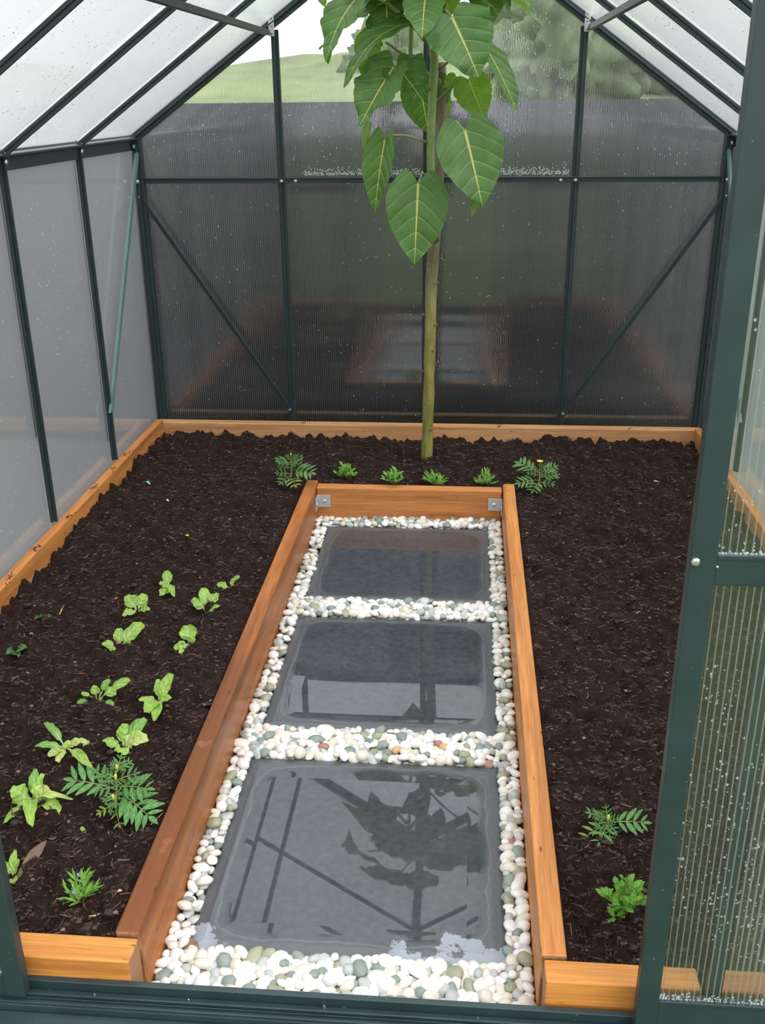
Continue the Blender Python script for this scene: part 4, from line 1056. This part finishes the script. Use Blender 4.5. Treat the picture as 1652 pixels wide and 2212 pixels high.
seedling('seedling', 'dark green three-leaved seedling farther back at the left edge of the bed', 'seedling', GS, (92, 1338), [(74, 1337, 7, .012), (89, 1325, 8, .03), (116, 1336, 8, .012)], L_DARK, p_lance)
seedling('seedling', 'dark green seedling with broad leaf nearest the left picture edge', 'seedling', GS, (36, 1410), [(55, 1399, 12, .03), (12, 1409, 9, .015), (38, 1418, 9, .01)], L_DARK, p_round)

# marigolds: every leaf is a stalk with paired leaflets
def pinnate(parent, O, T, m, hwl, n, lw, droop=0.08, seed=0):
    O = Vector(O); T = Vector(T); ax = T-O; L = ax.length; a = ax/L
    nr = UP+(CV-O).normalized()*0.8; nr = (nr-a*nr.dot(a)).normalized(); sd = a.cross(nr).normalized()
    mb = MB(); r = random.Random(seed)
    pos = lambda u: O+ax*u+nr*(droop*L*4*u*(1-u))
    mb.tube([pos(k/6) for k in range(7)], [0.0013]*4+[0.0010, 0.0008, 0.0005], 5, 1)
    for k in range(n):
        u = 0.30+0.58*k/max(1, n-1); ln = hwl*(0.75+0.5*math.sin(math.pi*u))*r.uniform(0.85, 1.15)
        for sgn in (-1, 1):
            d = (sd*sgn*0.85+a*0.62+nr*r.uniform(-0.15, 0.15)).normalized()
            p = pos(u); blade(mb, p, p+d*ln, nr+sd*r.uniform(-0.3, 0.3), ln*lw, p_lance, 7, 4, 0.2, 0.04, 0.03, 0, 0, 0, r.randrange(999))
    blade(mb, pos(0.93), T+a*hwl*0.5, nr, hwl*lw, p_lance, 7, 4, 0.2, 0.03, 0.03, 0, 0, 0, seed)
    return mb.build('leaf', [m, STEM_G], parent, smooth=True)
def marigold(label, base, top, hstem, leaves, buds, lf, flower=None):
    g = bz(base[0], base[1], 0.1); g = bz(base[0], base[1], sh(g)-0.002)
    t = thing('marigold', g, label, 'marigold', 'marigolds in the beds')
    tp = bz(top[0], top[1], g.z+hstem)
    S_ = lambda u: g.lerp(tp, u)
    b = MB(); b.tube([S_(0), S_(0.5)+Vector((0.002, 0, 0)), S_(1)], [0.0026, 0.0022, 0.0015], 7); b.build('stem', STEM_G, t, smooth=True)
    for i, (u, x, y, h, m, n) in enumerate(leaves):
        O = S_(u); T = bz(x, y, g.z+h)
        if T.z < sh(T)+0.005: T = bz(x, y, sh(T)+0.008)
        pinnate(t, O, T, m, lf*(T-O).length if (T-O).length*lf > 0.012 else 0.012, n, 0.145, seed=i+int(x))
    for i, (x, y, h) in enumerate(buds):
        c = bz(x, y, g.z+h); b = MB(); b.tube([c-UP*0.010, c-UP*0.003, c+UP*0.003, c+UP*0.006], [0.0015, 0.0034, 0.0032, 0.0012], 8); b.build('flower_bud', BUD, t, smooth=True)
    if flower:
        c = bz(flower[0], flower[1], g.z+flower[2]); b = MB()
        for k in range(8):
            a = k*0.785; d = Vector((math.cos(a), math.sin(a), 0.35)).normalized(); blade(b, c, c+d*0.014, UP, 0.005, p_round, 5, 4, 0.1)
        b.build('flower', PETAL_Y, t, smooth=True)
    return t
G, YY = L_MARI, L_MARIY
marigold('largest marigold plant, in the left bed beside the frilly lettuce', (250, 1772), (250, 1652), 0.10,
         [(.55, 154, 1686, .075, G, 4), (.55, 326, 1768, .03, G, 5), (.7, 296, 1671, .09, G, 3), (.6, 322, 1705, .07, G, 4), (.8, 262, 1634, .11, G, 3), (.85, 281, 1646, .10, G, 3), (.3, 304, 1762, .025, YY, 3), (.3, 214, 1757, .02, YY, 3),
          (.4, 240, 1755, .03, G, 3), (.2, 258, 1783, .01, YY, 2), (.6, 205, 1665, .08, G, 3), (.75, 222, 1668, .09, G, 3), (.6, 205, 1712, .06, G, 3), (.5, 281, 1726, .05, G, 3), (.9, 240, 1650, .11, G, 3), (.9, 268, 1662, .11, G, 3), (.7, 230, 1690, .09, G, 3), (.7, 268, 1700, .08, G, 3), (.5, 225, 1730, .05, G, 3), (.5, 250, 1740, .06, G, 3)],
         [(249, 1677, .105), (252, 1656, .11), (244, 1721, .085)], 0.40)
marigold('bushy marigold in the back bed, left of the path end board', (628, 1043), (628, 990), 0.085,
         [(.8, 600, 998, .09, G, 4), (.8, 652, 990, .095, G, 4), (.9, 640, 984, .10, G, 3), (.9, 618, 984, .10, G, 3), (.6, 604, 1008, .07, G, 3), (.55, 674, 1023, .045, G, 4), (.35, 598, 1022, .04, G, 3), (.3, 606, 1044, .01, G, 3), (.2, 638, 1050, .012, YY, 3), (.7, 648, 1002, .08, G, 3), (.7, 622, 1004, .09, G, 3), (.95, 630, 980, .11, G, 2)],
         [(628, 981, .105)], 0.42)
marigold('marigold with one yellow flower in the back bed, right of the path end board', (1163, 1057), (1165, 1008), 0.08,
         [(.7, 1119, 1001, .07, G, 4), (.7, 1200, 1008, .08, G, 4), (.5, 1203, 1026, .05, G, 4), (.4, 1118, 1045, .025, G, 4), (.3, 1150, 1062, .012, G, 3), (.3, 1194, 1047, .02, G, 3), (.8, 1145, 1010, .09, G, 3), (.8, 1182, 1004, .10, G, 3), (.9, 1172, 998, .105, G, 3), (.6, 1140, 1022, .06, G, 3), (.6, 1178, 1025, .06, G, 3), (.3, 1163, 1058, .01, YY, 3)],
         [], 0.40, (1166, 998, .108))
marigold('straggly marigold in the right bed, its long leaf reaching the door stile', (1312, 1800), (1312, 1762), 0.05,
         [(.6, 1394, 1778, .045, G, 4), (.8, 1308, 1742, .07, G, 3), (.7, 1270, 1757, .06, G, 3), (.7, 1280, 1760, .055, G, 3), (.5, 1262, 1810, .012, YY, 3), (.5, 1294, 1823, .01, G, 3), (.5, 1318, 1812, .02, G, 3), (.6, 1335, 1768, .05, G, 3), (.6, 1290, 1782, .045, G, 3), (.8, 1300, 1765, .06, G, 3), (.6, 1330, 1800, .03, G, 3)],
         [(1314, 1765, .06)], 0.36)

# lobelias: tufts of many little leafy stems
def lobelia(label, base, wpx, hpx, n, leafpx, lw, m, flowers=(), seed=0, name='lobelia'):
    g = bz(base[0], base[1], 0.1); g = bz(base[0], base[1], sh(g)-0.002)
    t = thing(name, g, label, 'lobelia', 'lobelia tufts in the beds'); r = random.Random(seed)
    R = px2m(wpx, g); H = px2m(hpx, g)*1.1; ll = px2m(leafpx, g)
    for i in range(n):
        a = 6.28*i/n+r.uniform(-0.3, 0.3); q_ = math.sqrt(r.uniform(0.05, 1)); mb = MB()
        T = g+Vector((math.cos(a)*R*q_, math.sin(a)*R*q_, H*(1.05-0.75*q_*q_)*r.uniform(0.8, 1.1))); mid = g.lerp(T, 0.5)+UP*H*0.12
        if T.z < sh(T)+0.006: T.z = sh(T)+0.008
        mb.tube([g, mid, T], [0.0011, 0.0009, 0.0005], 5, 1)
        for k in range(5):
            u = 0.35+0.16*k; p = g.lerp(mid, u*2) if u < 0.5 else mid.lerp(T, min(1, u*2-1))
            b_ = r.uniform(0, 6.28); d = ((T-g).normalized()*0.7+Vector((math.cos(b_), math.sin(b_), 0.35))).normalized()
            blade(mb, p, p+d*ll*r.uniform(0.7, 1.25), UP+(CV-g).normalized()*0.6, ll*lw, p_lance, 6, 4, 0.15, 0.06, 0.05, 0, 0, 0, r.randrange(999))
        mb.build('leafy_stem', [m, STEM_G], t, smooth=True)
    for x, y, h in flowers:
        c = bz(x, y, g.z+h); b = MB()
        for k in range(5):
            a = k*1.256; d = Vector((math.cos(a), -0.4, math.sin(a)*0.8)).normalized(); blade(b, c, c+d*0.005, (0, -1, 0.5), 0.0022, p_round, 4, 4, 0.1)
        b.build('flower', PETAL_B, t, smooth=True)
lobelia('first lobelia tuft from the left behind the path end board', (746, 1036), 20, 30, 13, 13, 0.26, L_LOB, (), 1)
lobelia('second lobelia tuft from the left behind the path end board', (850, 1046), 19, 28, 12, 17, 0.15, L_LOB, (), 2)
lobelia('third lobelia tuft from the left, straight in front of the tree trunk', (937, 1050), 22, 24, 14, 16, 0.12, L_LOB, (), 3)
lobelia('rightmost lobelia tuft behind the path end board, with a blue flower', (1046, 1050), 21, 27, 15, 14, 0.13, L_LOB, ((1034, 1038, .022),), 4)
lobelia('grassy lobelia tuft with tiny blue flowers near the left front board', (177, 1953), 34, 66, 14, 30, 0.09, L_LOB, ((171, 1888, .055), (161, 1926, .04)), 5)
lobelia('leafy lobelia with one blue flower by the right door stile', (1345, 1985), 46, 92, 26, 26, 0.26, L_LOB, ((1369, 1925, .07),), 6)

# ------------------------------------------------------------------ bits lying about
def twig(name, label, cat, pix, r, m, lift=0.004):
    pts = [bz(x, y, 0.1) for x, y in pix]; pts = [bz(x, y, sh(p)+lift) for (x, y), p in zip(pix, pts)]
    b = MB(); b.tube(pts, [r*0.7]+[r]*(len(pts)-2)+[r*0.5], 6); return tag(b.build(name, m, smooth=True, loc=pts[0]), label, cat)
STRAW = m_plain('straw', (0.42, 0.33, 0.14), 0.6); TWIGY = m_plain('yellow_twig', (0.55, 0.40, 0.08), 0.5); BARKP = m_plain('bark_sliver_brown', (0.15, 0.085, 0.045), 0.6, 0, 0.4, 25)
twig('twig', 'curved yellow twig on the soil behind the left front board', 'twig', [(177, 1976), (190, 1979), (205, 1978), (220, 1972), (238, 1970)], 0.0016, TWIGY)
twig('straw', 'straw stalk lying on the soil against the left path board', 'straw', [(326, 1781), (340, 1768), (356, 1752)], 0.0016, STRAW)
twig('straw', 'short yellow-green stalk beside the dark three-leaved seedling', 'straw', [(127, 1330), (133, 1317), (140, 1305)], 0.0022, STRAW)
twig('straw', 'thin brown stalk behind the dark seedling at the left edge', 'straw', [(53, 1394), (55, 1380), (52, 1368)], 0.0018, STRAW)
twig('straw', 'pale straw on the soil in the right bed', 'straw', [(1364, 1330), (1377, 1323), (1389, 1317)], 0.0014, STRAW)
twig('straw', 'thin pale straw on the back bed below the back board', 'straw', [(1058, 934), (1072, 939), (1092, 940), (1108, 942)], 0.0018, STRAW, 0.010)
p0, p1 = bz(103, 1840, 0.09), bz(37, 1912, 0.085); p0.z = sh(p0)+0.008; p1.z = sh(p1)+0.006
b = MB(); blade(b, p0, p1, (0.2, -0.5, 1), 0.012, p_lance, 14, 5, 0.3, 0.02, 0.1, 0, 0.3, 0.15, 4)
o = b.build('bark_sliver', BARKP, smooth=True, loc=p0); sm = o.modifiers.new('thickness', 'SOLIDIFY'); sm.thickness = 0.003
tag(o, 'long brown sliver of bark on the soil by the left door stile', 'bark')
def scrap(name, label, cat, a, c, hw, m, lift=0.005, z=None, th=0.0006):
    p = bz(a[0], a[1], 0.1); t = bz(c[0], c[1], 0.1)
    p = bz(a[0], a[1], sh(p)+lift if z is None else z); t = bz(c[0], c[1], sh(t)+lift if z is None else z)
    b = MB(); blade(b, p, t, (0, -0.3, 1), px2m(hw, p), p_round, 10, 6, 0.25, 0.08, 0.12, 0, 0.2, 0.12, int(a[0]))
    o = b.build(name, m, smooth=True, loc=p); sm = o.modifiers.new('thickness', 'SOLIDIFY'); sm.thickness = th
    return tag(o, label, cat)
scrap('leaf_scrap', 'small torn green leaf piece on the soil below the frilly lettuce', 'leaf', (175, 1786), (184, 1801), 5, L_LETT)
scrap('dead_leaf', 'curled brown dead leaf on the front left corner of the nearest slab', 'leaf', (398, 2034), (428, 2052), 14, m_plain('dead_leaf_brown', (0.22, 0.11, 0.05), 0.5, 0, 0.4, 60), z=0.006)
scrap('leaf_scrap', 'pale lettuce leaf tip standing in the soil right of the sprawling lettuce', 'leaf', (184, 1616), (189, 1599), 8, L_LETT2)
scrap('plastic_scrap', 'tiny turquoise plastic scrap on the soil of the left bed', 'scrap', (315, 1041), (324, 1047), 3.5, m_plain('turquoise_plastic', (0.16, 0.55, 0.50), 0.4), 0.006)
scrap('wood_chip', 'pale wood chip on the soil at the near left corner by the path board', 'wood chip', (253, 1925), (263, 1924), 4, m_plain('pale_chip', (0.55, 0.36, 0.22), 0.7), 0.006)
scrap('dead_leaf', 'tiny tan dry leaf on the soil in the far right bed', 'leaf', (1412, 1040), (1424, 1042), 4, STRAW, 0.007)
scrap('wood_chip', 'tiny pale chip on the soil in the left bed near the back', 'wood chip', (358, 1080), (364, 1083), 2.5, m_plain('white_chip', (0.7, 0.62, 0.5), 0.7), 0.006)
scrap('leaf_scrap', 'tiny yellow leaf fragment in the dark hollow left of the path board', 'leaf', (400, 1156), (407, 1158), 3, PETAL_Y, 0.006)
